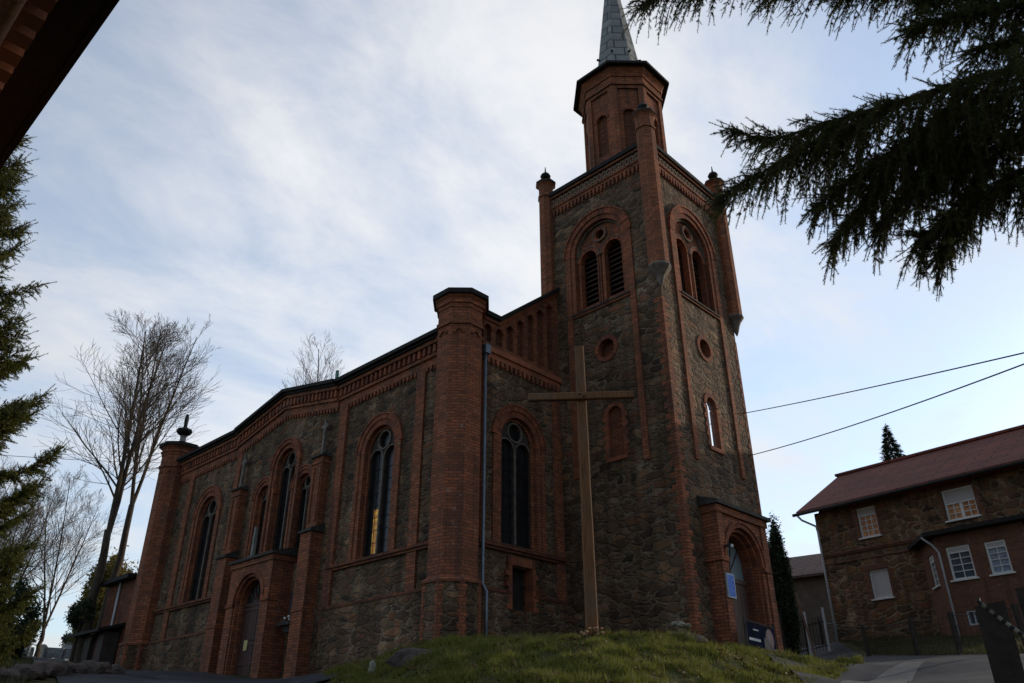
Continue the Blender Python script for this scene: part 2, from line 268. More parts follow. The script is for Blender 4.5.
# ------------------------------------------------------------------ mesh builder
class Fr:
    def __init__(s, o, S_, N): s.o = Vector(o); s.S = Vector(S_).normalized(); s.N = Vector(N).normalized(); s.T = Vector((0, 0, 1))
    def __call__(s, a, t, n=0.0): return s.o + s.S*a + s.T*t + s.N*n
class MB:
    def __init__(s): s.v = []; s.f = []
    def add(s, vs, fs):
        k = len(s.v); s.v += [tuple(x) for x in vs]; s.f += [tuple(i+k for i in f) for f in fs]
    def hexa(s, p): s.add(p, [(0, 1, 2, 3), (7, 6, 5, 4), (0, 4, 5, 1), (1, 5, 6, 2), (2, 6, 7, 3), (3, 7, 4, 0)])
    def box(s, F, s0, s1, t0, t1, n0, n1):
        s.hexa([F(s0, t0, n0), F(s1, t0, n0), F(s1, t1, n0), F(s0, t1, n0), F(s0, t0, n1), F(s1, t0, n1), F(s1, t1, n1), F(s0, t1, n1)])
    def wbox(s, x0, x1, y0, y1, z0, z1): s.box(Fr((0, 0, 0), (1, 0, 0), (0, 1, 0)), x0, x1, z0, z1, y0, y1)
    def sweep(s, F, pts, d0, d1, n0, n1):
        for (a, ta), (b, tb) in zip(pts[:-1], pts[1:]):
            s.hexa([F(a, ta+d0, n0), F(b, tb+d0, n0), F(b, tb+d1, n0), F(a, ta+d1, n0), F(a, ta+d0, n1), F(b, tb+d0, n1), F(b, tb+d1, n1), F(a, ta+d1, n1)])
    def teeth(s, F, pts, d0, d1, n0, n1, pitch, wd):
        for (a, ta), (b, tb) in zip(pts[:-1], pts[1:]):
            k = max(1, int(abs(b-a)/pitch)); 
            for i in range(k):
                f0 = (i+0.5)/k - wd/abs(b-a)/2; f1 = f0 + wd/abs(b-a)
                s0, s1 = a+(b-a)*f0, a+(b-a)*f1; t0, t1 = ta+(tb-ta)*f0, ta+(tb-ta)*f1
                s.hexa([F(s0, t0+d0, n0), F(s1, t1+d0, n0), F(s1, t1+d1, n0), F(s0, t0+d1, n0), F(s0, t0+d0, n1), F(s1, t1+d0, n1), F(s1, t1+d1, n1), F(s0, t0+d1, n1)])
    def plate(s, F, outer, holes, n0, n1):
        loops = [outer]+holes
        tri = tessellate_polygon([[Vector((a, b, 0)) for a, b in lp] for lp in loops])
        flat = [p for lp in loops for p in lp]; k = len(flat)
        fs = [tuple(t) for t in tri] + [tuple(i+k for i in reversed(t)) for t in tri]
        o = 0
        for lp in loops:
            m = len(lp)
            for i in range(m):
                j = (i+1) % m; fs.append((o+i, o+j, o+j+k, o+i+k))
            o += m
        s.add([F(a, b, n1) for a, b in flat]+[F(a, b, n0) for a, b in flat], fs)
    def ring(s, F, cs, ct, r0, r1, n0, n1, a0=0, a1=180, seg=22, gap=0.06, sub=1):
        for i in range(seg):
            w = (a1-a0)/seg; g = w*gap; b0 = R(a0+i*w+g); b1 = R(a0+(i+1)*w-g)
            q = [(cs+r*math.cos(b), ct+r*math.sin(b)) for r, b in ((r0, b0), (r1, b0), (r1, b1), (r0, b1))]
            s.hexa([F(a, b, n0) for a, b in q]+[F(a, b, n1) for a, b in q])
    def prism(s, c, R0, z0, z1, n=8, rot=22.5, R1=None):
        R1 = R0 if R1 is None else R1
        a = [R(rot+360*i/n) for i in range(n)]
        vs = [(c[0]+R0*math.cos(t), c[1]+R0*math.sin(t), z0) for t in a]+[(c[0]+R1*math.cos(t), c[1]+R1*math.sin(t), z1) for t in a]
        s.add(vs, [tuple(range(n)), tuple(range(2*n-1, n-1, -1))]+[(i, (i+1) % n, n+(i+1) % n, n+i) for i in range(n)])
    def lathe(s, c, prof, n=14):
        vs = []; fs = []
        for r, z in prof:
            for i in range(n): vs.append((c[0]+r*math.cos(2*PI*i/n), c[1]+r*math.sin(2*PI*i/n), z))
        for k in range(len(prof)-1):
            for i in range(n): j = (i+1) % n; fs.append((k*n+i, k*n+j, (k+1)*n+j, (k+1)*n+i))
        fs.append(tuple(range(n))); fs.append(tuple(range((len(prof)-1)*n, len(prof)*n)))
        s.add(vs, fs)
    def tube(s, pts, rad, n=6):
        pts = [Vector(p) for p in pts]
        if isinstance(rad, (int, float)): rad = [rad]*len(pts)
        vs = []; fs = []
        for i, p in enumerate(pts):
            d = (pts[min(i+1, len(pts)-1)]-pts[max(i-1, 0)])
            d = d.normalized() if d.length > 1e-9 else Vector((0, 0, 1))
            a = d.cross(Vector((0.31, 0.17, 0.93))); a = a.normalized() if a.length > 1e-3 else Vector((1, 0, 0)); b = d.cross(a)
            for k in range(n): vs.append(p+(a*math.cos(2*PI*k/n)+b*math.sin(2*PI*k/n))*rad[i])
        for i in range(len(pts)-1):
            for k in range(n): j = (k+1) % n; fs.append((i*n+k, i*n+j, (i+1)*n+j, (i+1)*n+k))
        fs.append(tuple(range(n))); fs.append(tuple(range((len(pts)-1)*n, len(pts)*n)))
        s.add(vs, fs)
    def beam(s, a, b, w, h, upv=(0, 0, 1)):
        a = Vector(a); b = Vector(b); d = (b-a).normalized(); x = d.cross(Vector(upv))
        if x.length < 1e-3: x = Vector((1, 0, 0))
        x.normalize(); y = x.cross(d)
        s.hexa([a-x*w/2-y*h/2, a+x*w/2-y*h/2, a+x*w/2+y*h/2, a-x*w/2+y*h/2, b-x*w/2-y*h/2, b+x*w/2-y*h/2, b+x*w/2+y*h/2, b-x*w/2+y*h/2])

def obj(name, mb, mat, parent=None, label=None, smooth=False, recalc=True, bevel=0.0):
    me = bpy.data.meshes.new(name)
    off = world_loc(parent) if parent else Vector((0, 0, 0))
    me.from_pydata([Vector(v)-off for v in mb.v], [], mb.f)
    if recalc:
        bm = bmesh.new(); bm.from_mesh(me); bmesh.ops.recalc_face_normals(bm, faces=bm.faces); bm.to_mesh(me); bm.free()
    if smooth: me.polygons.foreach_set('use_smooth', [True]*len(me.polygons))
    me.materials.append(mat)
    o = bpy.data.objects.new(name, me); C.objects.link(o)
    if parent: o.parent = parent
    if label: o['label'] = label
    return o
def tri_obj(name, V, mat, parent=None):
    """V: (n,3,3) array of loose triangles in world coordinates"""
    n = len(V); me = bpy.data.meshes.new(name)
    off = np.array(world_loc(parent) if parent else (0, 0, 0), dtype=np.float32)
    me.vertices.add(n*3); me.vertices.foreach_set('co', (V.reshape(-1, 3)-off).astype(np.float32).ravel())
    me.loops.add(n*3); me.loops.foreach_set('vertex_index', np.arange(n*3, dtype=np.int32))
    me.polygons.add(n); me.polygons.foreach_set('loop_start', np.arange(0, n*3, 3, dtype=np.int32)); me.polygons.foreach_set('loop_total', np.full(n, 3, dtype=np.int32))
    me.update(calc_edges=True); me.materials.append(mat)
    o = bpy.data.objects.new(name, me); C.objects.link(o)
    if parent: o.parent = parent
    return o
def world_loc(o):
    v = Vector((0, 0, 0))
    while o: v += o.location; o = o.parent
    return v
def thing(name, label, cat, loc, group=None):
    o = bpy.data.objects.new(name, None); C.objects.link(o); o.location = loc; o.empty_display_size = 0.3
    return tag(o, label, cat, group)
def tag(o, label, cat, group=None, kind=None):
    if label: o['label'] = label
    if cat: o['category'] = cat
    if group: o['group'] = group
    if kind: o['kind'] = kind
    return o
def copy_tree(o, loc=None, rz=0.0, sc=1.0):
    c = o.copy(); C.objects.link(c)
    if loc is not None: c.location = loc; c.rotation_euler = (0, 0, rz); c.scale = (sc, sc, sc)
    for ch in list(o.children):
        k = ch.copy(); C.objects.link(k); k.parent = c
        for g in ch.children:
            q = g.copy(); C.objects.link(q); q.parent = k
    return c
def arch(cs, h, t0, ts, seg=18):
    return [(cs-h, t0), (cs+h, t0)]+[(cs+h*math.cos(PI*i/seg), ts+h*math.sin(PI*i/seg)) for i in range(seg+1)]
def circ(cs, ct, r, seg=20): return [(cs+r*math.cos(2*PI*i/seg), ct+r*math.sin(2*PI*i/seg)) for i in range(seg)]
def rect(a, b, c, d): return [(a, c), (b, c), (b, d), (a, d)]
def split_boxes(name, mb, mat, parent):
    for k in range(0, len(mb.v), 8):
        b = MB(); b.v = mb.v[k:k+8]; b.f = [tuple(i-k for i in f) for f in mb.f if k <= f[0] < k+8]; obj(name, b, mat, parent)
rng = random.Random(7); nr = np.random.default_rng(11)

# ------------------------------------------------------------------ ground
def pol(az, r, z): return (CAM.x+r*math.cos(R(az)), CAM.y+r*math.sin(R(az)), z)
GP = [(CAM.x, CAM.y, -1.6)]
for az in (-120, -60, 160): GP += [pol(az, 10, -1.9), pol(az, 40, -2.5), pol(az, 120, -3)]
GP += [pol(-20, 6, -1.2), pol(-20, 20, 0.6), pol(-20, 45, 3.2), pol(-15, 100, 5)]
GP += [pol(12, 5, -1.2), pol(13, 8, -0.55), pol(13, 12, 0.35), pol(13, 16, 1.05), pol(13, 20, 1.6), pol(13, 24, 2.1), pol(13, 27, 2.5), pol(12, 35, 3.7), pol(10, 60, 5.5)]
GP += [pol(19.5, 8, -0.5), pol(19.5, 14, 0.75), pol(20, 20, 1.55), pol(20, 26, 2.2), pol(20.5, 30, 2.65), pol(21, 34, 3.1), pol(22, 40, 4.3)]
GP += [pol(25.5, 9, -0.45), pol(25.5, 14, 0.75), pol(25.5, 17.5, 1.28), pol(25, 20, 1.72), pol(25, 24, 2.1), pol(25, 28, 2.45), pol(24.3, 36, 3.2), pol(24.5, 46, 4.3), pol(24.5, 80, 7)]
GP += [pol(29, 9, -0.35), pol(29, 12.5, 0.62), pol(29, 16, 1.55), pol(29, 19, 2.0), pol(30, 25, 2.5)]
GP += [pol(33, 9, -0.2), pol(33, 11.5, 0.68), pol(33, 14, 1.30), pol(33, 16.5, 1.83), pol(33, 19, 2.05), pol(33, 24, 2.4)]
GP += [pol(38.5, 8.5, -0.3), pol(38.5, 11, 0.72), pol(38.5, 13.5, 1.30), pol(38.5, 16, 1.86), pol(38.5, 18, 2.05), pol(38.5, 24, 2.4)]
GP += [pol(44, 9, -0.2), pol(44, 12, 0.8), pol(44, 14.5, 1.35), pol(44, 16.8, 1.90), pol(44, 19, 2.12), pol(46, 24, 2.45)]
GP += [pol(49, 10, 0.0), pol(49, 13.5, 0.9), pol(49, 16, 1.55), pol(49, 18.3, 2.05), pol(49, 20.5, 2.3)]
GP += [pol(53, 11, 0.0), pol(53, 16, 1.08), pol(53, 18, 1.48), pol(53, 20, 1.85), pol(53, 22, 2.1)]
GP += [pol(58, 10, -0.2), pol(58, 16, 0.85), pol(58, 20, 1.3), pol(58, 24, 1.75), pol(57, 27, 2.05)]
GP += [pol(64, 8, -0.6), pol(64, 16, 0.95), pol(64, 22, 1.42), pol(64, 26, 1.8), pol(64, 30, 2.3)]
GP += [pol(70, 8, -0.7), pol(70, 16, 0.8), pol(70, 24, 1.72), pol(70, 32, 2.45), pol(70, 38, 2.9), pol(71, 44, 3.4)]
GP += [pol(77, 8, -0.7), pol(77, 16, 0.75), pol(77, 24, 1.8), pol(77, 36, 3.1), pol(77, 46, 4.0), pol(77, 70, 6), pol(77, 110, 8.5)]
GP += [pol(90, 10, -0.6), pol(90, 20, 0.8), pol(90, 45, 3.6), pol(90, 80, 6), pol(120, 30, 0.5), pol(60, 90, 6), pol(40, 90, 5.5), (6, 6, 2.6), (6, 14, 2.8), (12, 10, 2.9)]
GP = np.array(GP); 
def _phi(d): return np.sqrt(d*d+4.0)
_n = len(GP); _A = np.zeros((_n+3, _n+3)); _D = np.linalg.norm(GP[:, None, :2]-GP[None, :, :2], axis=2)
_A[:_n, :_n] = _phi(_D)-np.eye(_n)*0.02; _A[:_n, _n] = 1; _A[:_n, _n+1:] = GP[:, :2]; _A[_n:, :_n] = _A[:_n, _n:].T
_W = np.linalg.solve(_A, np.concatenate([GP[:, 2], [0, 0, 0]]))
def gz_arr(P):
    out = np.empty(len(P))
    for k in range(0, len(P), 20000):
        q = P[k:k+20000]; d = np.linalg.norm(q[:, None, :]-GP[None, :, :2], axis=2)
        out[k:k+20000] = _phi(d)@_W[:_n]+_W[_n]+q@_W[_n+1:]
    r = np.linalg.norm(P-np.array(CAM[:2]), axis=1); f = np.clip((r-70)/60, 0, 1)
    return out*(1-f)+np.clip(out, -3, 7)*f
def gz(x, y): return float(gz_arr(np.array([[x, y]]))[0])

def azr(P):
    d = P-np.array(CAM[:2]); return np.degrees(np.arctan2(d[:, 1], d[:, 0])), np.linalg.norm(d, axis=1)
FOOT = [(20, 24), (21.8, 20.8), (23.2, 17.6), (25, 14), (27, 12.2), (30, 11.2), (34, 10.6), (38.5, 10.2), (44, 11), (49, 10.6), (52, 10.8), (53.5, 12), (54.6, 16), (56, 19.5), (57.5, 23.5)]
def bank_mask(P):      # 1 on the grassy bank, 0 on the paths
    a, r = azr(P); f = np.interp(a, [x for x, _ in FOOT], [y for _, y in FOOT]); 
    return ((a > 21.5) & (a < 57.5) & (r > f) & ((P[:, 0] < -0.6) | (P[:, 1] < -0.6) ) & ~((a < 30.5) & (r > 22.3)))
def bank_bump(x, y): return 0.13*mnoise.noise(Vector((x*1.1, y*1.1, 0)))+0.08*mnoise.noise(Vector((x*2.4, y*2.4, 4)))
def make_ground():
    def axis(c): 
        d = [0]; st = 0.3
        while d[-1] < 900: d.append(d[-1]+st); st = st*(1.0 if d[-1] < 30 else 1.16)
        d = np.array(d); return np.concatenate([c-d[:0:-1], c+d])
    xs = axis(0.0); ys = axis(0.0)
    X, Y = np.meshgrid(xs, ys, indexing='ij'); P = np.stack([X.ravel(), Y.ravel()], 1); Z = gz_arr(P)
    b = bank_mask(P)
    for i in np.nonzero(b)[0]:
        x, y = P[i]; Z[i] += bank_bump(x, y)
    nx, ny = len(xs), len(ys)
    me = bpy.data.meshes.new('ground')
    idx = np.arange(nx*ny).reshape(nx, ny)
    f = np.stack([idx[:-1, :-1], idx[1:, :-1], idx[1:, 1:], idx[:-1, 1:]], -1).reshape(-1, 4)
    me.from_pydata(np.column_stack([P, Z]).tolist(), [], f.tolist())
    me.polygons.foreach_set('use_smooth', [True]*len(me.polygons))
    m = Mat('turf_ground', 0.95, 0.1)
    n1 = m.noise(m.pos(), 0.9, 5); n2 = m.noise(m.pos(), 7, 4)
    c = m.ramp(n1, [(0.3, (0.035, 0.042, 0.012)), (0.5, (0.07, 0.072, 0.022)), (0.72, (0.10, 0.078, 0.035))])
    c = m.mix(m.rng(n2, 0.35, 0.7, 0, 0.6), c, (0.035, 0.028, 0.018)); m.col(c); m.bump(n2, 0.8, 0.06)
    me.materials.append(m.m)
    o = bpy.data.objects.new('ground', me); C.objects.link(o); o['kind'] = 'structure'
make_ground()
M['asphalt'] = m_plain('asphalt', (0.028, 0.026, 0.029), (0.055, 0.052, 0.054), 2.2, 0.9, 0.2, 0.25)
def m_road(name, a, b, patch):
    m = Mat(name, 0.9, 0.2)
    n1 = m.noise(m.pos(), 1.1, 6, 0.65); n2 = m.noise(m.pos(), 60, 2); 
    c = m.ramp(n1, [(0.32, a), (0.68, b)]); c = m.mix(m.rng(n2, 0.55, 0.75, 0, 0.55), c, patch)
    vc = m.n('ShaderNodeTexVoronoi', feature='DISTANCE_TO_EDGE', inp={'Scale': 0.55}); 
    wv = m.n('ShaderNodeTexNoise', inp={'Scale': 1.7, 'Detail': 5}); m.l(m.pos(), wv.inputs['Vector'])
    ad = m.n('ShaderNodeVectorMath', operation='MULTIPLY_ADD'); m.l(wv.outputs['Color'], ad.inputs[0]); ad.inputs[1].default_value = (1.1, 1.1, 1.1); m.l(m.pos(), ad.inputs[2]); m.l(ad.outputs[0], vc.inputs['Vector'])
    c = m.mix(m.rng(vc.outputs['Distance'], 0.004, 0.014, 0.8, 0), c, (0.012, 0.011, 0.010))
    pn = m.noise(m.pos((1, 1, 0.1)), 0.45, 2); c = m.mix(m.rng(pn, 0.60, 0.63, 0, 0.5), c, patch)
    m.col(c); m.bump(n2, 0.35, 0.01); return m.m
M['asphalt'] = m_road('worn_asphalt', (0.026, 0.024, 0.027), (0.058, 0.054, 0.056), (0.095, 0.09, 0.088))
M['path'] = m_plain('worn_pavement', (0.095, 0.085, 0.08), (0.16, 0.148, 0.138), 2.5, 0.9, 0.2, 0.3)
M['kerb'] = m_plain('concrete_kerb', (0.16, 0.155, 0.15), (0.26, 0.25, 0.24), 5, 0.9, 0.2, 0.3)
def ribbon(name, line, w0, w1, mat, lift, step=0.5, nx=9):
    P = []; ln = [Vector(p) for p in line]
    pts = []
    for a, b in zip(ln[:-1], ln[1:]):
        k = max(1, int((b-a).length/step)); pts += [a+(b-a)*i/k for i in range(k)]
    pts.append(ln[-1])
    for _ in range(8): pts = [pts[0]]+[(pts[i-1]+pts[i]*2+pts[i+1])/4 for i in range(1, len(pts)-1)]+[pts[-1]]
    n = len(pts); V = []
    for i, p in enumerate(pts):
        d = (pts[min(i+1, n-1)]-pts[max(i-1, 0)]).normalized(); s = Vector((-d.y, d.x)); w = w0+(w1-w0)*i/(n-1)
        for k in range(nx): V.append(tuple(p+s*w*(k/(nx-1)-0.5)))
    A = np.array(V); Z = gz_arr(A)+lift
    mb = MB(); mb.v = [(x, y, z) for (x, y), z in zip(A, Z)]
    mb.f = [(i*nx+k, i*nx+k+1, (i+1)*nx+k+1, (i+1)*nx+k) for i in range(n-1) for k in range(nx-1)]
    o = obj(name, mb, mat, smooth=True); o['kind'] = 'structure'
    return o
def p2(az, r): return pol(az, r, 0)[:2]
ribbon('road', [p2(-25, 9), p2(4, 11), p2(15, 16), p2(20.5, 22), p2(24.3, 29), p2(26.2, 40), p2(27, 60)], 6.5, 3.6, M['asphalt'], 0.05)
ribbon('path', [p2(70, 2), p2(35, 5), p2(23, 9.5), p2(21.2, 15.2), p2(19.8, 18.5), p2(18.5, 21)], 2.4, 0.4, M['path'], 0.065)
ribbon('pavement', [p2(45, 4), p2(60, 9), p2(64, 16), p2(67.5, 24), p2(70.5, 32), p2(72, 40), p2(73, 52)], 4, 4.0, M['asphalt'], 0.05)
ribbon('church_forecourt', [p2(60, 19), p2(62.5, 24), p2(66.5, 28.5), p2(68.5, 34)], 3.5, 3.0, M['asphalt'], 0.06)

# ------------------------------------------------------------------ church
church = thing('stone_church', 'tall rubble stone church with red brick trim, octagonal corner turrets and a slate spired tower', 'church', (4.0, 6.0, 2.4))
FA = Fr((0, 0, 0), (0, 1, 0), (-1, 0, 0)); FB = Fr((0, 0, 0), (1, 0, 0), (0, -1, 0))
TX, TY, TX1, TY1 = 4.39, -4.4, 8.94, 0.15
FT = Fr((TX, 0, 0), (0, 1, 0), (-1, 0, 0)); FP = Fr((0, TY, 0), (1, 0, 0), (0, -1, 0))
ch = lambda name, mb, mat, **k: obj(name, mb, mat, church, **k)
G0, G1, GC = 6.15, 12.95, 9.55      # gabled bay
E = 11.72; LEN = 19.1
lineR = [(0.55, E), (G0+.15, E)]; lineG = [(G0+.15, E), (GC+.25, 12.4), (G1+.3, E)]; lineL = [(G1+.3, E), (LEN-0.5, E)]
WC = 9.35

def lancet_window(F, cs, half, sill, spring, wring, name_label=None, n_proud=0.06, rec=0.30, pane=None, rose=True):
    """glass pane as the part; tracery, arch and jambs below it"""
    mb = MB(); mb.plate(F, arch(cs, half*0.99, sill, spring), [], -rec-0.05, -rec)
    win = ch('window', mb, pane or M['glass'])
    if name_label: win['label'] = name_label
    mb = MB()
    r = half-0.04; lr = r*0.5-0.035; ro = r*0.40
    holes = []
    ls = spring-half*0.35
    for sg in (-1, 1): holes.append(arch(cs+sg*(r*0.5+0.005), lr, sill+0.1, ls, 12))
    holes.append(circ(cs, spring+half*0.44, ro))
    mb.plate(F, arch(cs, half*0.995, sill, spring), holes, -rec+0.003, -rec+0.10); obj('mullions', mb, M['mullion'], win); mb = MB()
    mb.ring(F, cs, spring+half*0.44, ro-0.015, ro+0.035, -rec+0.10, -rec+0.15, 0, 360, 24, 0)
    for sg in (-1, 1): mb.ring(F, cs+sg*(r*0.5+0.005), ls, lr-0.01, lr+0.03, -rec+0.10, -rec+0.14, 0, 180, 12, 0)
    mb.box(F, cs-0.03, cs+0.03, sill+0.1, ls, -rec+0.10, -rec+0.15)
    obj('tracery', mb, M['tracery'], win)
    mb = MB()
    for k in range(1, 8):
        z = sill+0.1+(ls-sill)*k/8
        mb.box(F, cs-half*0.92, cs+half*0.92, z-0.008, z+0.008, -rec, -rec+0.02)
    for sg in (-1, 1): mb.box(F, cs+sg*r*0.5-0.006, cs+sg*r*0.5+0.006, sill+0.1, spring, -rec, -rec+0.018)
    obj('glazing_bars', mb, M['iron'], win)
    mb = MB()
    o = half+wring
    mb.ring(F, cs, spring, half-0.003, half+wring*0.52, -0.14, n_proud*0.4, 0, 180, 26)
    mb.ring(F, cs, spring, half+wring*0.54, o, -0.1, n_proud, 0, 180, 30)
    mb.ring(F, cs, spring, o+0.004, o+0.05, -0.05, n_proud+0.03, 0, 180, 34, 0.02)
    obj('arch', mb, M['vouss'], win)
    mb = MB()
    for sg in (-1, 1):
        a, b = cs+sg*(half-0.003), cs+sg*(half+wring*0.52); mb.box(F, min(a, b), max(a, b), sill, spring, -0.14, n_proud*0.4)
        a, b = cs+sg*(half+wring*0.54), cs+sg*o; mb.box(F, min(a, b), max(a, b), sill, spring-0.01, -0.1, n_proud)
        a, b = cs+sg*(half-0.10), cs+sg*(half-0.006); mb.box(F, min(a, b), max(a, b), sill, spring, -rec+0.12, -0.12)
    mb.ring(F, cs, spring, half-0.10, half-0.006, -rec+0.12, -0.12, 0, 180, 22)
    obj('jambs', mb, M['brick'], win)
    return win

# --- walls of the long side
WR, WL = 3.83, 2*GC-3.83
HW = 0.78
mb = MB()
mb.plate(FA, [(0.0, 1.0), (G0, 1.0), (G0, E-0.2), (0.0, E-0.2)], [arch(WR, HW, 5.2, 8.62)], -0.55, 0.0)
mb.plate(FA, [(G1, 1.0), (LEN, 1.0), (LEN, E-0.2), (G1, E-0.2)], [arch(WL, HW, 5.2, 8.62)], -0.55, 0.0)
mb.plate(FA, [(G0, 1.0), (G1, 1.0), (G1, E-0.25), (GC+.25, 12.4-0.25), (G0, E-0.25)], [arch(WC, 0.66, 5.6, 9.32), arch(WC-1.32, 0.48, 5.6, 8.25), arch(WC+1.35, 0.48, 5.6, 8.38)], -0.5, 0.06)
ch('side_wall', mb, M['stone'])
mb = MB()
mb.plate(FB, [(0.0, 1.0), (TX+0.3, 1.0), (TX+0.3, 11.2), (0.0, 11.2)], [arch(2.42, HW, 5.25, 8.48), rect(2.0, 2.86, 3.5, 4.65)], -0.55, 0.0)
mb.plate(FB, [(TX1-0.3, 1.0), (13.2, 1.0), (13.2, 12.4), (11.9, 12.4), (TX1-0.3, 14.9)], [], -0.55, 0.0)
ch('front_wall', mb, M['stone'])
mb = MB(); mb.wbox(12.7, 13.2, 0.6, LEN, 1.0, 11.5); mb.wbox(0.0, 12.65, LEN, LEN+0.5, 1.0, 11.5)
ch('rear_wall', mb, M['stone'])
mb = MB()
rx = 6.6
mb.add([(-0.2, 0.3, E-0.05), (rx, 0.3, 15.3), (13.4, 0.3, E-0.05), (-0.2, LEN+0.4, E-0.05), (rx, LEN+0.4, 15.3), (13.4, LEN+0.4, E-0.05)], [(0, 1, 4, 3), (1, 2, 5, 4), (0, 1, 2), (3, 4, 5), (0, 3, 5, 2)])
mb.add([(-0.2, G0, E-0.02), (-0.2, GC+.25, 12.4), (-0.2, G1, E-0.02), (1.6, GC+.25, 12.4)], [(0, 1, 3), (1, 2, 3), (0, 2, 1), (0, 3, 2)])
M['rooftile'] = m_tiles('church_roof_tiles', (0.12, 0.06, 0.045), (0.08, 0.045, 0.036))
roof = ch('roof', mb, M['rooftile'])
# small green cross on the roof
q = Vector((-4.08+14.33, 1.32+15.85, 9.26))*0.86+CAM
mb = MB(); gx, gy, gzz = 1.4, 9.0, 12.0

# plinths, string courses, lesenes
mb = MB()
for a, b in ((0.72, G0-0.1), (G1+0.1, LEN-0.7)): mb.box(FA, a, b, 1.0, 3.86, 0.0, 0.11)
mb.box(FB, 0.72, 2.0, 1.0, 3.86, 0.0, 0.11); mb.box(FB, 2.87, TX, 1.0, 3.86, 0.0, 0.11); mb.box(FB, 2.0, 2.867, 1.0, 3.48, 0.0, 0.11)
split_boxes('plinth', mb, M['stone'], church)
mb = MB()
for a, b in ((0.7, G0-0.1), (G1+0.1, LEN-0.68)):
    mb.box(FA, a, b, 3.86, 3.95, 0.0, 0.13); mb.box(FA, a, b, 5.02, 5.10, 0.0, 0.09); mb.box(FA, a, b, 5.10, 5.19, 0.0, 0.14)
mb.box(FB, 0.7, 1.96, 3.86, 3.95, 0.0, 0.13); mb.box(FB, 2.88, TX, 3.86, 3.95, 0.0, 0.13)
mb.box(FB, 0.7, TX, 5.02, 5.10, 0.0, 0.09); mb.box(FB, 0.7, TX, 5.10, 5.22, 0.0, 0.14)
split_boxes('string_course', mb, M['brick_dark'], church)
mb = MB()
for a, b in ((1.66, 2.06), (LEN-2.06, LEN-1.66)): mb.box(FA, a, b, 3.96, E-1.0, 0.0, 0.07)
for a, b in ((G0-0.42, G0-0.02), (G1-0.06, G1+0.28)): mb.box(FA, a, b, 3.0, E-1.0, -0.1, 0.10)
mb.box(FB, 0.70, 0.95, 5.23, 10.7, 0.0, 0.05); mb.box(FB, 4.02, 4.385, 2.0, 10.7, 0.0, 0.07)
split_boxes('lesene', mb, M['brick'], church)

# --- cornice of the long side
mbD, mbB, mbT = MB(), MB(), MB()
for ln, off in ((lineR, 0.0), (lineG, 0.06), (lineL, 0.0)):
    mbD.sweep(FA, ln, -0.13, 0.0, -0.15, 0.40+off); mbD.sweep(FA, ln, -0.21, -0.133, -0.15, 0.29+off)
    mbB.sweep(FA, ln, -0.34, -0.213, 0.0, 0.21+off)
    mbB.sweep(FA, ln, -0.66, -0.343, 0.0, 0.06+off)
    mbT.teeth(FA, ln, -0.62, -0.346, 0.05+off, 0.16+off, 0.24, 0.12)
    mbB.sweep(FA, ln, -0.76, -0.662, 0.0, 0.14+off)
    mbB.sweep(FA, ln, -1.02, -0.762, 0.0, 0.065+off)
    mbT.teeth(FA, ln, -1.12, -1.023, 0.0, 0.065+off, 0.19, 0.10)
    mbT.teeth(FA, ln, -1.17, -1.121, 0.0, 0.065+off, 0.19, 0.045)
ch('eave_edge', mbD, M['eave']); ch('cornice', mbB, M['brick']); ch('dentils', mbT, M['vouss'])

# --- windows
wy = lancet_window(FA, WR, HW, 5.2, 8.62, 0.36, 'tall lancet window with a yellow pane given a glow of sunlight')
mb = MB(); mb.box(FA, WR+0.12, WR+0.44, 5.38, 6.75, -0.298, -0.292)
my = Mat('glowing_stained_glass', 0.3, 0.5); vy = my.n('ShaderNodeTexVoronoi', inp={'Scale': 7.0}); my.l(my.pos(), vy.inputs['Vector'])
cy = my.ramp(vy.outputs['Distance'], [(0.1, (0.55, 0.33, 0.03)), (0.6, (0.28, 0.11, 0.015))]); my.col(cy); my.l(cy, my.b.inputs['Emission Color']); my.b.inputs['Emission Strength'].default_value = 0.45  # emission stands in for sunlight coming through from the opposite window
obj('glow_pane', mb, my.m, wy)
lancet_window(FA, WL, HW, 5.2, 8.62, 0.36)
lancet_window(FB, 2.42, HW, 5.25, 8.48, 0.36)
FAg = Fr((-0.06, 0, 0), (0, 1, 0), (-1, 0, 0))
lancet_window(FAg, WC, 0.66, 5.6, 9.32, 0.32, n_proud=0.10)
lancet_window(FAg, WC-1.32, 0.48, 5.6, 8.25, 0.25, n_proud=0.065); lancet_window(FAg, WC+1.35, 0.48, 5.6, 8.38, 0.25, n_proud=0.065)
# small door in the front wall
mb = MB(); mb.box(FB, 2.0, 2.86, 3.5, 4.65, -0.34, -0.3); dsm = ch('hatch', mb, M['dark'])
mb = MB()
for k in range(8):
    for sg in (-1, 1):
        wd = 0.13 if k % 2 else 0.22; e = 2.43+sg*0.428; a, b = sorted((e, e+sg*wd)); mb.box(FB, a, b, 3.48+k*0.15, 3.48+(k+1)*0.15-0.006, -0.2, 0.125)
for k in range(9): mb.box(FB, 1.87+k*0.125, 1.87+k*0.125+0.118, 4.69, 4.93, -0.2, 0.1)
obj('surround', mb, M['vouss'], dsm)

